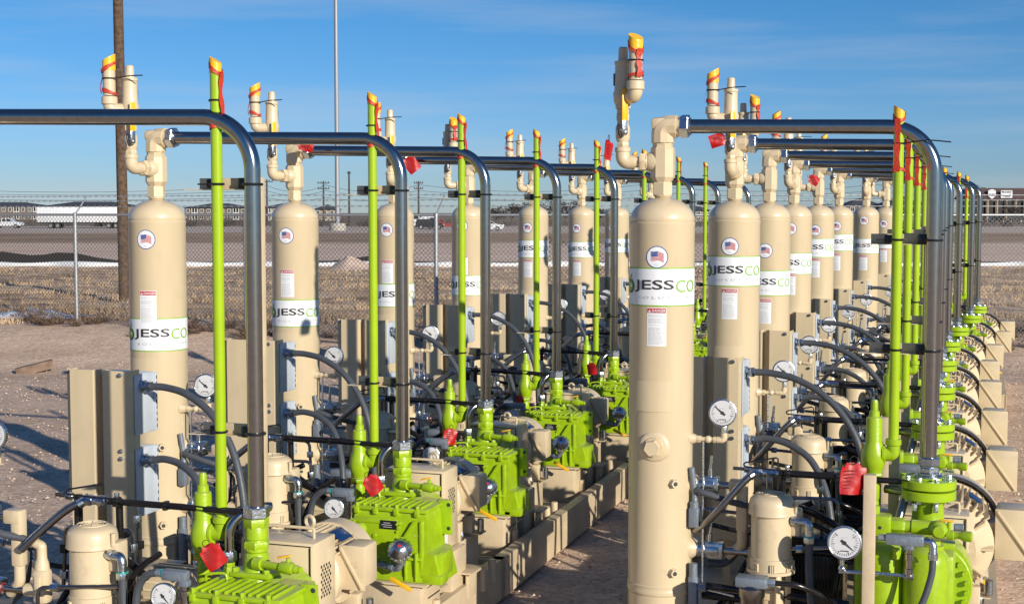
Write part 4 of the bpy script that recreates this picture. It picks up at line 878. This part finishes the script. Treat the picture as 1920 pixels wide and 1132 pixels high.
for k in range(5): a = AL[2*k:2*k+2]; skid('L', [t for t, _ in a], [q for _, q in a], LT[k])
for k in range(4): a = AR[2*k:2*k+2]; skid('R', [t for t, _ in a], [q for _, q in a], LT[k].replace('left', 'right') if k < 3 else 'cream steel skid under the last two units of the right row')
# ---- red tags
for (x, y, Z, s_, rot, lab) in (
    (388, 1022, 5.75, .95, (0, R_(-28), R_(20)), 'red printed tag on the nearest lime relief valve of the left row'),
    (690, 893, 7.35, .95, (0, R_(-33), R_(25)), 'red printed tag on the second lime relief valve of the left row'),
    (846, 803, 9.1, .95, (0, R_(8), R_(25)), 'red printed tag on the third lime relief valve of the left row'),
    (975, 742, 10.8, .9, (0, R_(5), R_(-35)), 'red printed tag on the fourth lime relief valve of the left row'),
    (1108, 680, 12.4, .95, (0, R_(-8), R_(-20)), 'red printed tag on the fifth lime relief valve of the left row'),
    (560, 267, 9.3, .95, (R_(15), R_(-75), R_(15)), 'red tag on the ball valve above the second vessel from the left'),
    (762, 296, 11.1, 1.15, (0, R_(-38), R_(10)), 'red tag hanging in the sky right of the third left vessel'),
    (1143, 262, 6.8, .9, (0, R_(4), R_(70)), 'dark red tag bundle under the yellow handle of the nearest right vessel'),
    (1360, 258, 8.4, .85, (R_(20), R_(70), R_(15)), 'red tag on the ball valve above the second vessel of the right row'),
    (1518, 332, 13.5, .95, (0, R_(-60), R_(15)), 'small red tag between the fourth and fifth vessels of the right row'),
    (1602, 868, 6.2, 1.25, (0, R_(4), R_(15)), 'large red printed tag beside the nearest lime valve of the right row')):
    hang(P(x, y, Z), s_, rot, lab)
# ------------------------------------------------------------ fence
FP = [(-14.4, 27.4), (-11.05, 25.95), (-7.78, 24.5), (-4.5, 23.2), (-1.22, 22.1), (2.3, 22.3), (5.8, 22.5), (9.3, 22.7), (12.8, 22.9)]
RAIL = -.045
fr = root('chain_link_fence'); fo = Vector((FP[4][0], FP[4][1], CZ-2.0)); fr.location = fo
for i, (x, y) in enumerate(FP):
    b = MB(GALV); g = gz(y)-.1; b.cyl((x, y, g), (x, y, CZ+RAIL-.01), .034, n=12); b.lathe((x, y, CZ+RAIL-.01), (0, 0, 1), [(0, .038), (.03, .036), (.05, .02)], 12)
    for z in (.5, 1.0, 1.5): b.torus((x, y, g+z), (0, 0, 1), .036, .006, 12, 5)
    ps = b.build('post', fr, fo)
    b = MB(GALV); b.tube([(x, y, CZ+RAIL), (x+.13, y+.30, CZ+.29)], .014, 6); b.build('barb_arm', ps, fo)
b = MB(GALV); b.tube([(x, y, CZ+RAIL) for x, y in FP], .023, 10); b.build('top_rail', fr, fo)
b = MB(GALV)
for k, (dx, dy, dz) in enumerate(((.13, .30, .285), (.09, .20, .20), (.045, .10, .10))):
    b.tube([(x+dx, y+dy, CZ+dz) for x, y in FP], .0045, 5)
    for i in range(len(FP)-1):
        for j in range(26):
            t = (j+.5)/26; x = FP[i][0]*(1-t)+FP[i+1][0]*t+dx; y = FP[i][1]*(1-t)+FP[i+1][1]*t+dy; b.tube([(x-.02, y, CZ+dz-.018), (x+.02, y, CZ+dz+.018)], .004, 4); b.tube([(x+.02, y, CZ+dz-.018), (x-.02, y, CZ+dz+.018)], .004, 4)
b.build('barbed_wire', fr, fo)
MESHW = mat('fence_wire', (.10, .095, .09), .6, .1)
b = MB(MESHW)
for i in range(len(FP)-1):
    p, q = Vector(FP[i]), Vector(FP[i+1]); L = (q-p).length; d = (q-p)/L; g = gz(p.y)-.02; H = CZ+RAIL-.03-g; nn = int(L/.075)
    for s_ in (1, -1):
        for k in range(-int(H/.075)-1, nn+1):
            a0 = k*.075; a1 = a0+H*s_ if s_ > 0 else a0; 
            u0, u1 = (a0, a0+H); z0, z1 = (0, H) if s_ > 0 else (H, 0)
            if u0 < 0: z0 += (-u0)*(1 if s_ > 0 else -1); u0 = 0
            if u1 > L: z1 -= (u1-L)*(1 if s_ > 0 else -1); u1 = L
            if u1 <= u0: continue
            A = Vector((p.x+d.x*u0, p.y+d.y*u0, g+z0)); B = Vector((p.x+d.x*u1, p.y+d.y*u1, g+z1)); t = Vector((d.x*.005, d.y*.005, 0)); n_ = Vector((0, .005, 0))
            b.add([A-t, A+n_, A+t, B-t, B+n_, B+t], [(0, 1, 4, 3), (1, 2, 5, 4), (2, 0, 3, 5)])
b.build('wire_mesh', fr, fo)
tag(fr, 'galvanised chain link fence topped with barbed wire behind the equipment', 'fence')
# ------------------------------------------------------------ poles and wires
def simple(mb, name, base, label, cat, group=None, sharp=38):
    o = mb.build(name, None, base, sharp); o.location = base; return tag(o, label, cat, group)
b = MB(WOOD); p = P(233, 553, 30); p.z = gz(30); b.tube([p+Vector((0, 0, -.2)), p+Vector((-.01, 0, 4)), p+Vector((-.03, 0, 9.5))], .11, 16, rr=[.118, .112, .10]); simple(b, 'utility_pole', p, 'thick weathered wooden pole behind the nearest left vessel', 'pole', None, 60)
p = P(633, 423, 205); p.z = gz(205); r = root('light_mast'); r.location = p
b = MB(mat('mast_grey', (.30, .31, .33), .5, .3)); b.tube([p, p+Vector((0, 0, 20)), p+Vector((0, 0, 44))], .3, 14, rr=[.36, .31, .26]); b.build('shaft', r, p, 60)
b = MB(mat('concrete', (.42, .38, .33), .85)); b.bcyl(p+Vector((0, 0, -.3)), p+Vector((0, 0, 1.1)), 1.25, .1); b.build('footing', r, p)
b = MB(mat('lamp_black', (.05, .05, .05), .5)); b.box(p+Vector((0, 0, 44.3)), (3.5, .8, .6), .1); b.build('lamp_head', r, p)
tag(r, 'tall grey high mast rising between the second and third left vessels', 'light pole')
PW = mat('far_pole_wood', (.075, .06, .05), .9)
def ppole(x, yt, Z, w_, lab, arms=1):
    p = P(x, 410, Z); p.z = gz(Z); zt = CZ+(HZN-yt)/F*Z; r = root('power_pole'); r.location = p
    b = MB(PW); b.tube([p, Vector((p.x, p.y, zt))], .22, 8, rr=[.26, .18]); b.build('post', r, p, 60)
    for k in range(arms):
        z = zt-.5-k*1.3; b = MB(PW); b.box((p.x, p.y, z), (w_, .2, .2)); b.build('crossarm', r, p)
        b = MB(DARKIN)
        for dx in (-.45, -.2, .2, .45): b.cyl((p.x+dx*w_, p.y, z), (p.x+dx*w_, p.y, z+.45), .09, n=6)
        b.build('insulators', r, p)
    tag(r, lab, 'power pole', 'distant wooden power poles'); return Vector((p.x, p.y, zt))
PT = [ppole(501, 337, 320, 2.8, 'far wooden power pole just right of the nearest green vent pipe', 1), ppole(607, 340, 330, 2.8, 'far wooden power pole just left of the tall grey mast', 2),
      ppole(655, 322, 300, .6, 'bare far wooden pole without a wide crossarm right of the tall mast', 1), ppole(785, 340, 330, 2.2, 'far wooden power pole above the white service truck', 2), ppole(1152, 372, 500, 2.5, 'tiny far power pole left of the nearest right vessel', 1), ppole(482, 378, 420, 1.6, 'short far pole above the pale apartment block', 1)]
CAB = mat('cable_dark', (.06, .06, .07), .6)
for n_, (z0, z1, Z, sg) in enumerate(((6.3, 6.6, 325, 1.6), (5.2, 4.9, 325, 1.2), (3.6, 3.2, 325, .8))):
    b = MB(CAB)
    xs = [-150, -58, -44, -22, 30, 85, 150]
    for a, c in zip(xs, xs[1:]):
        b.tube([(a+(c-a)*t/8, Z, CZ+z0+(z1-z0)*(a+150)/300-sg*4*(t/8)*(1-t/8)) for t in range(9)], .045, 4)
    o = b.build('power_line', None, (0, Z, CZ+z0), 60); o.location = (0, Z, CZ+z0)
    tag(o, ['uppermost thin power line crossing the low sky', 'middle thin power line crossing the low sky', 'lowest thin power line just above the far roofs'][n_], 'power line', 'distant power lines')
# ------------------------------------------------------------ buildings
RF = mat('slate_roof', (.075, .075, .085), .85, var=.3, vscale=.8)
TANW = mat('tan_siding', (.33, .27, .20), .8, var=.12, vscale=.5); BRW = mat('brown_siding', (.17, .125, .095), .8, var=.15, vscale=.5); WHT = mat('white_trim', (.62, .62, .60), .6); WIN = mat('window_dark', (.03, .035, .045), .15); MAR = mat('maroon_mansard', (.085, .05, .048), .8, var=.2, vscale=.6)
def block(name, x0, x1, ytop, yeave, Z, depth, label, cat, nwin=8, storeys=2, wm=None, group=None, hip=True):
    A = P(x0, 400, Z); B = P(x1, 400, Z); g = gz(Z); ze = CZ+(HZN-yeave)/F*Z; zt = CZ+(HZN-ytop)/F*Z
    xa, xb = A.x, B.x; W = xb-xa; base = Vector(((xa+xb)/2, Z+depth/2, g)); r = root(name); r.location = base
    b = MB(wm or TANW); b.box((base.x, base.y, (g+ze)/2), (W, depth, ze-g)); b.build('wall', r, base)
    b = MB(RF); ov = .8; h = (zt-ze); i_ = min(depth/2, W/2)*.98 if hip else 0
    V = [(xa-ov, Z-ov, ze+.02), (xb+ov, Z-ov, ze+.02), (xb+ov, Z+depth+ov, ze+.02), (xa-ov, Z+depth+ov, ze+.02), (xa+i_, Z+depth/2, zt), (xb-i_, Z+depth/2, zt)]
    b.add(V, [(0, 1, 5, 4), (1, 2, 5), (2, 3, 4, 5), (3, 0, 4), (3, 2, 1, 0)]); b.build('roof', r, base, 20)
    hs_ = (ze-g)/storeys
    for s_ in range(storeys):
        for k in range(nwin):
            cx = xa+W*(k+.5)/nwin; z = g+hs_*(s_+.55)
            if k % 3 == 1 and nwin > 5:       # balcony bay
                b = MB(DARKIN); b.box((cx, Z-.03, z), (W/nwin*.75, .1, hs_*.72)); q = b.build('balcony_opening', r, base)
                b = MB(WHT)
                for e in (-.4, 0, .4): b.box((cx+e*W/nwin, Z-.35, z), (.22, .22, hs_*.9))
                b.box((cx, Z-.35, z-hs_*.30), (W/nwin*.85, .12, .25)); b.build('balcony_rail', q, base)
            else:
                b = MB(WIN); b.box((cx, Z-.03, z), (min(1.5, W/nwin*.4), .1, hs_*.5)); q = b.build('window', r, base)
                b = MB(WHT); ww = min(1.5, W/nwin*.4); 
                for sx in (-1, 1): b.box((cx+sx*(ww/2+.08), Z-.06, z), (.14, .14, hs_*.5+.3))
                b.box((cx, Z-.06, z+hs_*.25+.07), (ww, .14, .14)); b.box((cx, Z-.065, z-hs_*.25-.07), (ww, .16, .14)); b.box((cx, Z-.085, z), (.08, .06, hs_*.5)); b.build('window_frame', q, base)
    return tag(r, label, cat, group)
G = 'distant apartment blocks and houses'
block('apartment_building', -60, 74, 379, 387, 500, 16, 'low apartment block with dark roof behind the white pickup', 'building', 11, 2, BRW, G)
block('apartment_building', 88, 240, 378, 386, 510, 16, 'low dark roofed apartment block behind the white trailer', 'building', 11, 2, TANW, G)
block('apartment_building', 346, 462, 381, 390, 480, 16, 'apartment block with white balconies seen between first vessel and nearest riser', 'building', 9, 2, BRW, G)
block('apartment_building', 489, 560, 381, 390, 480, 16, 'apartment block seen just right of the nearest steel riser', 'building', 7, 2, TANW, G)
block('house', 590, 629, 383, 393, 470, 14, 'small dark roofed house just left of the tall mast', 'house', 3, 2, TANW, G)
block('house', 1222, 1262, 388, 395, 460, 12, 'small far house behind the nearest right vessel top', 'house', 3, 1, TANW, G)
block('house', 1290, 1330, 385, 395, 430, 12, 'small far house right of the nearest right vessel', 'house', 3, 2, TANW, G)
block('house', 1590, 1655, 371, 386, 430, 14, 'dark roofed house behind the sixth and seventh right vessels', 'house', 4, 2, BRW, G)
block('house', 1668, 1740, 366, 385, 410, 16, 'larger dark roofed house behind the last right vessel', 'house', 5, 2, BRW, G)
block('house', 1525, 1575, 383, 392, 450, 14, 'low dark roofed house behind the fifth right vessel', 'house', 3, 1, TANW, G)
# hotel with signs
Z = 420; A = P(1832, 400, Z); B = P(1990, 400, Z); g = gz(Z); zt = CZ+45/F*Z; zm = CZ+24/F*Z; base = Vector(((A.x+B.x)/2, Z+9, g)); r = root('roadside_inn'); r.location = base
b = MB(BRW); b.box((base.x, Z+9, (g+zm)/2), (B.x-A.x, 18, zm-g)); b.build('wall', r, base)
b = MB(MAR); b.add([(A.x-1, Z-1.5, zm), (B.x+1, Z-1.5, zm), (B.x+1, Z+20, zm), (A.x-1, Z+20, zm), (A.x+.6, Z+.4, zt), (B.x-.6, Z+.4, zt), (B.x-.6, Z+17, zt), (A.x+.6, Z+17, zt)], [(3, 2, 1, 0), (4, 5, 6, 7), (0, 1, 5, 4), (1, 2, 6, 5), (2, 3, 7, 6), (3, 0, 4, 7)]); b.build('mansard_roof', r, base, 20)
for k in range(9):
    x = A.x+1.5+k*2.85; b = MB(DARKIN); b.box((x, Z-.03, (g+zm)/2+.3), (2.2, .1, (zm-g)*.75)); b.build('window', r, base)
    b = MB(TANW); b.box((x+1.42, Z-.9, (g+zm)/2), (.45, .45, zm-g)); b.build('column', r, base)
def sgn(x0, x1, y0, y1, lines, shield=0):
    a = P(x0, y0, Z-1.6); c = P(x1, y1, Z-1.6); b = MB(WHITE)
    if shield: w2 = (c.x-a.x)/2; m_ = a.x+w2; H = a.z-c.z; poly = [(m_-w2, a.z-H*.12), (m_, a.z), (m_+w2, a.z-H*.12), (m_+w2*.9, c.z+H*.28), (m_, c.z), (m_-w2*.9, c.z+H*.28)]
    else: poly = [(a.x, a.z), (c.x, a.z), (c.x, c.z), (a.x, c.z)]
    b.prism(poly, a.y, a.y+.3, lambda u, v, h: (u, h, v)); s_ = b.build('sign', r, base, 30)
    for m_, tx, u0, u1, v0, v1 in lines:
        b = MB(m_); W = c.x-a.x; H = a.z-c.z
        put_text(b, tx, lambda s_, z: (s_, a.y-.03, z), a.x+W*u0, a.x+W*u1, c.z+H*v0, c.z+H*v1, .03); b.build('lettering', s_, base)
sgn(1853, 1867, 355, 373, [(GREYT, 'INN', .12, .88, .28, .58)], 1)
sgn(1877, 1898, 357, 371, [(GREYT, 'Monthly', .06, .94, .54, .92), (GREYT, 'Rate', .22, .8, .1, .44)])
tag(r, 'brown mansard roofed inn with white signs at the right edge', 'building')
# ------------------------------------------------------------ vehicles
CW = mat('white_vehicle_paint', (.62, .63, .65), .3, coat=.4); CB = mat('black_vehicle_paint', (.02, .02, .024), .25, coat=.5); CR = mat('red_vehicle_paint', (.35, .02, .015), .35, coat=.3); TY = mat('tyre', (.02, .02, .02), .9); RIM = mat('wheel_rim', (.4, .4, .4), .4, .6); HL = mat('lamp_lens', (.7, .7, .65), .15); TLN = mat('tail_lens', (.4, .01, .01), .2)
def vehicle(name, x0, x1, Z, prof, wins, wheels, wd, paint, label, cat, wr=.40, flip=1, low=.35):
    """prof, wins: side outline in metres (0 = rear bumper), height above ground"""
    cx = (P(x0, 400, Z).x+P(x1, 400, Z).x)/2; g = gz(Z); r = root(name); base = Vector((cx, Z, g)); r.location = base
    Ln = max(u for u, v in prof); f = lambda u, v, h: (cx+flip*(u-Ln/2), Z+h, g+v)
    b = MB(paint); b.prism(prof, -wd/2, wd/2, f); b.build('body', r, base, 30)
    for wq in wins:
        b = MB(WIN); b.prism(wq, -wd/2-.012, wd/2+.012, f); b.build('window', r, base)
    for u in wheels:
        for s_ in (-1, 1):
            b = MB(TY); h = s_*(wd/2-.08); b.lathe(f(u, wr, h-.12), (0, 1, 0), [(0, wr-.05), (.03, wr), (.21, wr), (.24, wr-.05)], 20); q = b.build('wheel', r, base)
            b = MB(RIM); b.lathe(f(u, wr, h+s_*.10-.03), (0, 1, 0), [(0, wr*.58), (.06, wr*.55)], 14); b.build('rim', q, base)
    for u, m_, nme in ((Ln-.03, HL, 'headlight'), (.02, TLN, 'tail_light')):
        for s_ in (-1, 1): b = MB(m_); b.box(f(u, low+.45, s_*(wd/2-.12)), (.12, .26, .18), .02); b.build(nme, r, base)
    return tag(r, label, cat)
PK = [(0, .5), (0, 1.15), (1.9, 1.18), (1.95, 1.85), (3.5, 1.9), (4.1, 1.25), (5.5, 1.12), (5.6, .6), (5.5, .45), (.1, .42)]
PKW = [[(2.1, 1.25), (2.1, 1.75), (2.75, 1.78), (2.75, 1.25)], [(2.9, 1.25), (2.9, 1.78), (3.45, 1.78), (3.9, 1.25)]]
SUV = [(0, .5), (.05, 1.2), (.3, 1.75), (2.9, 1.78), (3.6, 1.2), (4.7, 1.05), (4.8, .5), (4.7, .38), (.1, .38)]
SUVW = [[(.4, 1.2), (.5, 1.62), (1.7, 1.65), (1.7, 1.2)], [(1.85, 1.2), (1.85, 1.65), (2.85, 1.65), (3.3, 1.2)]]
SED = [(0, .45), (.05, .95), (1.0, 1.02), (1.6, 1.42), (2.8, 1.42), (3.5, 1.0), (4.5, .88), (4.6, .45), (4.5, .3), (.1, .3)]
SEDW = [[(1.25, 1.03), (1.7, 1.34), (2.15, 1.34), (2.15, 1.03)], [(2.28, 1.03), (2.28, 1.34), (2.75, 1.34), (3.3, 1.03)]]
vehicle('pickup_truck', -12, 40, 262, PK, PKW, (1.0, 4.6), 1.9, CW, 'white pickup truck left of the long white trailer', 'pickup truck')
vehicle('sport_utility_vehicle', 790, 822, 235, SUV, SUVW, (.9, 3.9), 1.85, CB, 'black utility vehicle beside the white service truck', 'car')
vehicle('service_truck', 768, 810, 250, [(0, .6), (0, 2.3), (2.6, 2.3), (2.6, 2.0), (3.0, 2.0), (3.05, 2.45), (4.2, 2.45), (4.7, 1.7), (5.6, 1.5), (5.65, .6)], [[(3.2, 1.75), (3.2, 2.3), (4.1, 2.3), (4.5, 1.75)], [(.3, 1.2), (.3, 2.0), (1.2, 2.0), (1.2, 1.2)]], (1.0, 4.7), 2.1, CW, 'white service truck parked beside a black vehicle', 'truck', .45, -1)
vehicle('flatbed_truck', 822, 852, 240, [(0, .6), (0, 1.0), (2.4, 1.0), (2.45, 1.8), (3.2, 1.8), (3.5, 1.2), (4.1, 1.1), (4.1, .5)], [[(2.6, 1.25), (2.6, 1.7), (3.1, 1.7), (3.3, 1.25)]], (.8, 3.4), 1.9, CR, 'dark red flatbed vehicle right of the black vehicle', 'truck', .38, -1)
vehicle('parked_car', 893, 937, 200, SED, SEDW, (.9, 3.7), 1.75, CW, 'white car half hidden by the third steel riser', 'car', .33)
vehicle('parked_car', 1856, 1884, 400, SUV, SUVW, (.9, 3.9), 1.85, CB, 'black car parked under the white shield sign of the inn', 'car')
vehicle('parked_car', 1889, 1918, 400, SUV, SUVW, (.9, 3.9), 1.85, CB, 'black car parked at the right edge before the inn', 'car', flip=-1)
Z = 258; xa = P(73, 400, Z).x; xb = P(229, 400, Z).x; g = gz(Z); z1 = CZ+10/F*Z; base = Vector(((xa+xb)/2, Z, g)); r = root('semi_trailer'); r.location = base
b = MB(mat('trailer_white', (.68, .69, .71), .4, var=.08, vscale=.6)); b.box((base.x, Z, (g+1.15+z1)/2), (xb-xa, 2.6, z1-g-1.15), .05)
n_ = 26
for k in range(n_): b.box((xa+(xb-xa)*(k+.5)/n_, Z-1.31, (g+1.15+z1)/2), (.09, .05, z1-g-1.3))
b.build('cargo_box', r, base)
b = MB(DARKIN); b.box((base.x, Z, g+1.08), (xb-xa-.4, 2.2, .18)); b.box((xa+11.1, Z-.9, g+.7), (.9, .3, .7)); b.box((xa+11.1, Z+.9, g+.7), (.9, .3, .7)); b.build('chassis', r, base)
for k, x in enumerate((xa+2.5, xa+3.8, xb-2.2, xb-.9)):
    for s_ in (-1, 1):
        b = MB(TY); b.lathe((x, Z+s_*1.0-.18, g+.5), (0, 1, 0), [(0, .45), (.04, .5), (.32, .5), (.36, .45)], 20); q = b.build('wheel', r, base); b = MB(RIM); b.lathe((x, Z+s_*1.0+s_*.17-.03, g+.5), (0, 1, 0), [(0, .3), (.06, .28)], 14); b.build('rim', q, base)
tag(r, 'long white ribbed box trailer behind the wooden pole', 'trailer')
# ------------------------------------------------------------ field details
b = MB(mat('white_plastic_roll', (.72, .74, .76), .5, bump=.4, bscale=3)); rn = random.Random(9)
pts = [P(x, 501, 49+rn.uniform(-.3, .3)) for x in range(-80, 2060, 60)]
for q in pts: q.z = gz(49)+.09
b.tube(pts, .1, 10, 3, rr=[.10+.03*math.sin(i*.7) for i in range((len(pts)-1)*3+1)]); o = simple(b, 'silt_sock', Vector((0, 49, gz(49))), 'long white plastic tube lying across the field', 'erosion tube', None, 80)
b = MB(mat('black_fabric', (.012, .012, .014), .85)); V = []; tops = [(-60, 488), (8, 471), (35, 475), (60, 478), (85, 477), (110, 473), (145, 474), (180, 482), (228, 489), (300, 491), (420, 491), (560, 489), (620, 489), (690, 480), (720, 489), (900, 491), (1150, 491), (1300, 490), (1700, 491), (2000, 490)]
n = len(tops)
for dy in (0, .04):
    for x, y in tops: q = P(x, y, 50.5); V += [(q.x, 50.5+dy, gz(50)+.0), (q.x, 50.5+dy-.25*(491-y)/20, q.z)]
Fs = []
for k in range(n-1): a = 2*k; c = 2*n+2*k; Fs += [(a, a+2, a+3, a+1), (c+1, c+3, c+2, c), (a+1, a+3, c+3, c+1)]
b.add(V, Fs); simple(b, 'silt_fence', Vector((0, 50.5, gz(50))), 'black fabric silt fence sagging behind the white tube', 'silt fence', None, 80)
b = MB(mat('mound_dirt', (.74, .55, .43), .95, var=.25, vscale=2, bump=.6, bscale=6)); V = []; Fs = []; c = P(650, 500, 47.6); n = 24; m_ = 6
for j in range(m_+1):
    for i in range(n): a = 2*math.pi*i/n; rr = j/m_; V.append((c.x+1.05*rr*math.cos(a)+(.3*rr), c.y+1.2*rr*math.sin(a), gz(47)+.42*(math.cos(rr*math.pi)*.5+.5)*(1+.1*math.sin(3*a))-.02))
for j in range(m_):
    for i in range(n): k = (i+1) % n; Fs.append((j*n+i, j*n+k, (j+1)*n+k, (j+1)*n+i))
b.add(V, Fs); o = b.build('dirt_mound', None, (c.x, c.y, gz(47)), 180); o.location = (c.x, c.y, gz(47)); tag(o, kind='structure')
# plastic film at the fence, plank on the gravel
b = MB(mat('clear_plastic_film', (.62, .68, .78), .25, spec=.8)); rn = random.Random(2); n, m_ = 26, 8; V = []; Fs = []; c = P(40, 592, 25.2)
for i in range(n+1):
    for j in range(m_+1): V.append((c.x-1.6+2.7*i/n, c.y-.5+1.0*j/m_, gz(24.8)+.04+.12*rn.random()*(math.sin(math.pi*i/n)*math.sin(math.pi*j/m_))+ (.08 if i > 16 and i < 22 else 0)*math.sin(math.pi*j/m_)))
for i in range(n):
    for j in range(m_): a = i*(m_+1)+j; Fs.append((a, a+m_+1, a+m_+2, a+1))
b.add(V, Fs); simple(b, 'plastic_film', Vector((c.x, c.y, gz(24.8))), 'crumpled pale plastic film on the grass beyond the fence', 'plastic sheet', None, 20)
b = MB(mat('old_timber', (.26, .17, .12), .9, var=.5, vscale=6)); c = P(64, 652, 20.6); b.box((c.x, c.y, gz(20.6)+.07), (.55, .16, .13), .01, Matrix.Rotation(.35, 3, 'Z') @ Matrix.Rotation(-.22, 3, 'Y')); simple(b, 'timber_block', Vector((c.x, c.y, gz(20.6))), 'short brown timber block lying on the gravel at left', 'timber')
# loose stones
STN = mat('loose_stones', (.74, .58, .44), .9, col2=(.42, .29, .21), vscale=14)
b = MB(STN); rn = random.Random(12)
for k in range(11000):
    y = rn.uniform(5.5, 21.5); x = rn.uniform(-.42*y-.5, .42*y+.5)
    if -.02*y < x-0 < 0: pass
    s_ = rn.uniform(.005, .015)*(1+.7*(rn.random()**6)); z = gz(y)+s_*.3; a = rn.random()*3
    V = [(x+s_*math.cos(a)*1.3, y+s_*math.sin(a)*1.3, z), (x-s_*math.sin(a), y+s_*math.cos(a), z), (x-s_*math.cos(a), y-s_*math.sin(a), z), (x+s_*math.sin(a)*.9, y-s_*math.cos(a), z), (x+s_*.2, y, z+s_*.9), (x, y, z-s_)]
    b.add(V, [(0, 1, 4), (1, 2, 4), (2, 3, 4), (3, 0, 4)])
o = b.build('loose_stones', None, (0, 0, 0), 20); tag(o, kind='stuff', label='loose pale gravel stones scattered on the ground', cat='gravel')
# dry grass
GR = mat('dry_grass_blades', (.60, .44, .28), .9, col2=(.28, .19, .12), vscale=.9)
b = MB(GR); rn = random.Random(21)
for k in range(16000):
    y = 24.2+25*(rn.random()**1.5); x = rn.uniform(-.45*y, .45*y)
    if math.sin(x*.9+y*1.7)+math.sin(y*2.9-x*.5)+rn.uniform(-1.2, 1.2) < .0: continue
    if y > 48.3: continue
    for q in range(4):
        a = rn.random()*6.28; h = rn.uniform(.05, .16); dx, dy = math.cos(a)*.06, math.sin(a)*.06; px, py = x+rn.uniform(-.06, .06), y+rn.uniform(-.06, .06); g = gz(y)-.02
        b.add([(px-.012, py, g), (px+.012, py, g), (px+dx, py+dy, g+h)], [(0, 1, 2)])
o = b.build('dry_grass', None, (0, 0, 0), 180); tag(o, kind='stuff', label='dry brown grass in patches beyond the chain link fence', cat='grass')
TWG = mat('dead_weed_twigs', (.12, .075, .05), .9)
b = MB(TWG); rn = random.Random(31)
for k in range(150):
    t = rn.random(); y = rn.uniform(22.0, 23.6); x = rn.uniform(-10, 10)
    if x < -4: y += (-4-x)*.38
    R0 = rn.uniform(.12, .38); g = gz(y)
    for q in range(46):
        a = rn.random()*6.28; e = rn.uniform(.2, 1.4); r1 = R0*rn.uniform(.6, 1.1); p0 = Vector((x+rn.uniform(-.05, .05), y, g)); p1 = p0+Vector((math.cos(a)*math.cos(e), math.sin(a)*math.cos(e), math.sin(e)))*r1; t_ = Vector((.004, 0, 0)); t2 = Vector((0, .003, .003))
        b.add([p0-t_, p0+t_, p1+t2, p1-t2], [(0, 1, 2, 3)])
o = b.build('dead_weeds', None, (0, 0, 0), 180); tag(o, kind='stuff', label='dead brown weeds tangled along the fence foot', cat='weeds')
# far brush line and bare trees
BRS = mat('far_brush', (.085, .065, .055), .95, col2=(.05, .04, .038), vscale=.4)
b = MB(BRS); rn = random.Random(41)
def leafy(b, cx, cy, cz_, rx, rz, n, s_):
    for k in range(n):
        a = rn.random()*6.28; u = rn.uniform(-1, 1); q = rn.random()**.4; w_ = math.sqrt(1-u*u)*q
        x, y, z = cx+rx*w_*math.cos(a), cy+rx*.6*w_*math.sin(a), cz_+rz*u*q
        d = Vector((rn.uniform(-1, 1), rn.uniform(-1, 1), rn.uniform(-.3, 1))).normalized()*s_*rn.uniform(.5, 1.3); e = d.orthogonal().normalized()*s_*.35
        b.add([(x, y, z), (x+d.x+e.x, y+d.y+e.y, z+d.z+e.z), (x+d.x*.6-e.x, y+d.y*.6-e.y, z+d.z*.6-e.z)], [(0, 1, 2)])
for k in range(260):
    Z = rn.uniform(285, 300); x = rn.uniform(-130, 125); leafy(b, x, Z, gz(Z)+.6, rn.uniform(1.2, 2.4), rn.uniform(.7, 1.35), 42, .5)
o = b.build('far_brush', None, (0, 0, 0), 180); tag(o, kind='stuff', label='dark low brush line across the far field', cat='brush')
tn = 0
for (x, yt, w_, lab) in ((930, 388, 3.2, 'leftmost grey bare tree of the far thicket'), (960, 381, 4, 'grey bare tree second from left in the far thicket'), (990, 376, 4.5, 'tallest grey bare tree left of the sixth vessel top'), (1028, 375, 4.5, 'grey bare tree between the sixth and seventh left vessels'), (1060, 377, 4.2, 'grey bare tree just left of the seventh left vessel'), (1125, 384, 3.6, 'grey bare tree between the last two left vessels'), (1700, 376, 3, 'dark bush like tree at the far right houses'), (1900, 377, 4.5, 'bare tree standing before the brown inn'), (1545, 383, 3, 'small dark tree behind the fourth right vessel')):
    Z = 318 if x < 1800 else 395; p = P(x, 400, Z); p.z = gz(Z); zt = CZ+(HZN-yt)/F*Z; H = zt-p.z; r = root('bare_tree'); r.location = p
    b = MB(PW); b.tube([p, p+Vector((.1, 0, H*.55))], .2, 6, rr=[.25, .12])
    for k in range(5): a = k*1.3; b.tube([p+Vector((0, 0, H*.25)), p+Vector((math.cos(a)*w_*.5, math.sin(a)*w_*.3, H*.75))], .08, 5, rr=[.1, .04])
    b.build('trunk', r, p); b = MB(BRS); 
    for k in range(7): leafy(b, p.x+rn.uniform(-.6, .6)*w_, p.y+rn.uniform(-.5, .5), p.z+H*rn.uniform(.45, .8), w_*.42, H*.22, 90, .55)
    b.build('crown', r, p, 180); tag(r, lab, 'tree', 'far bare trees')
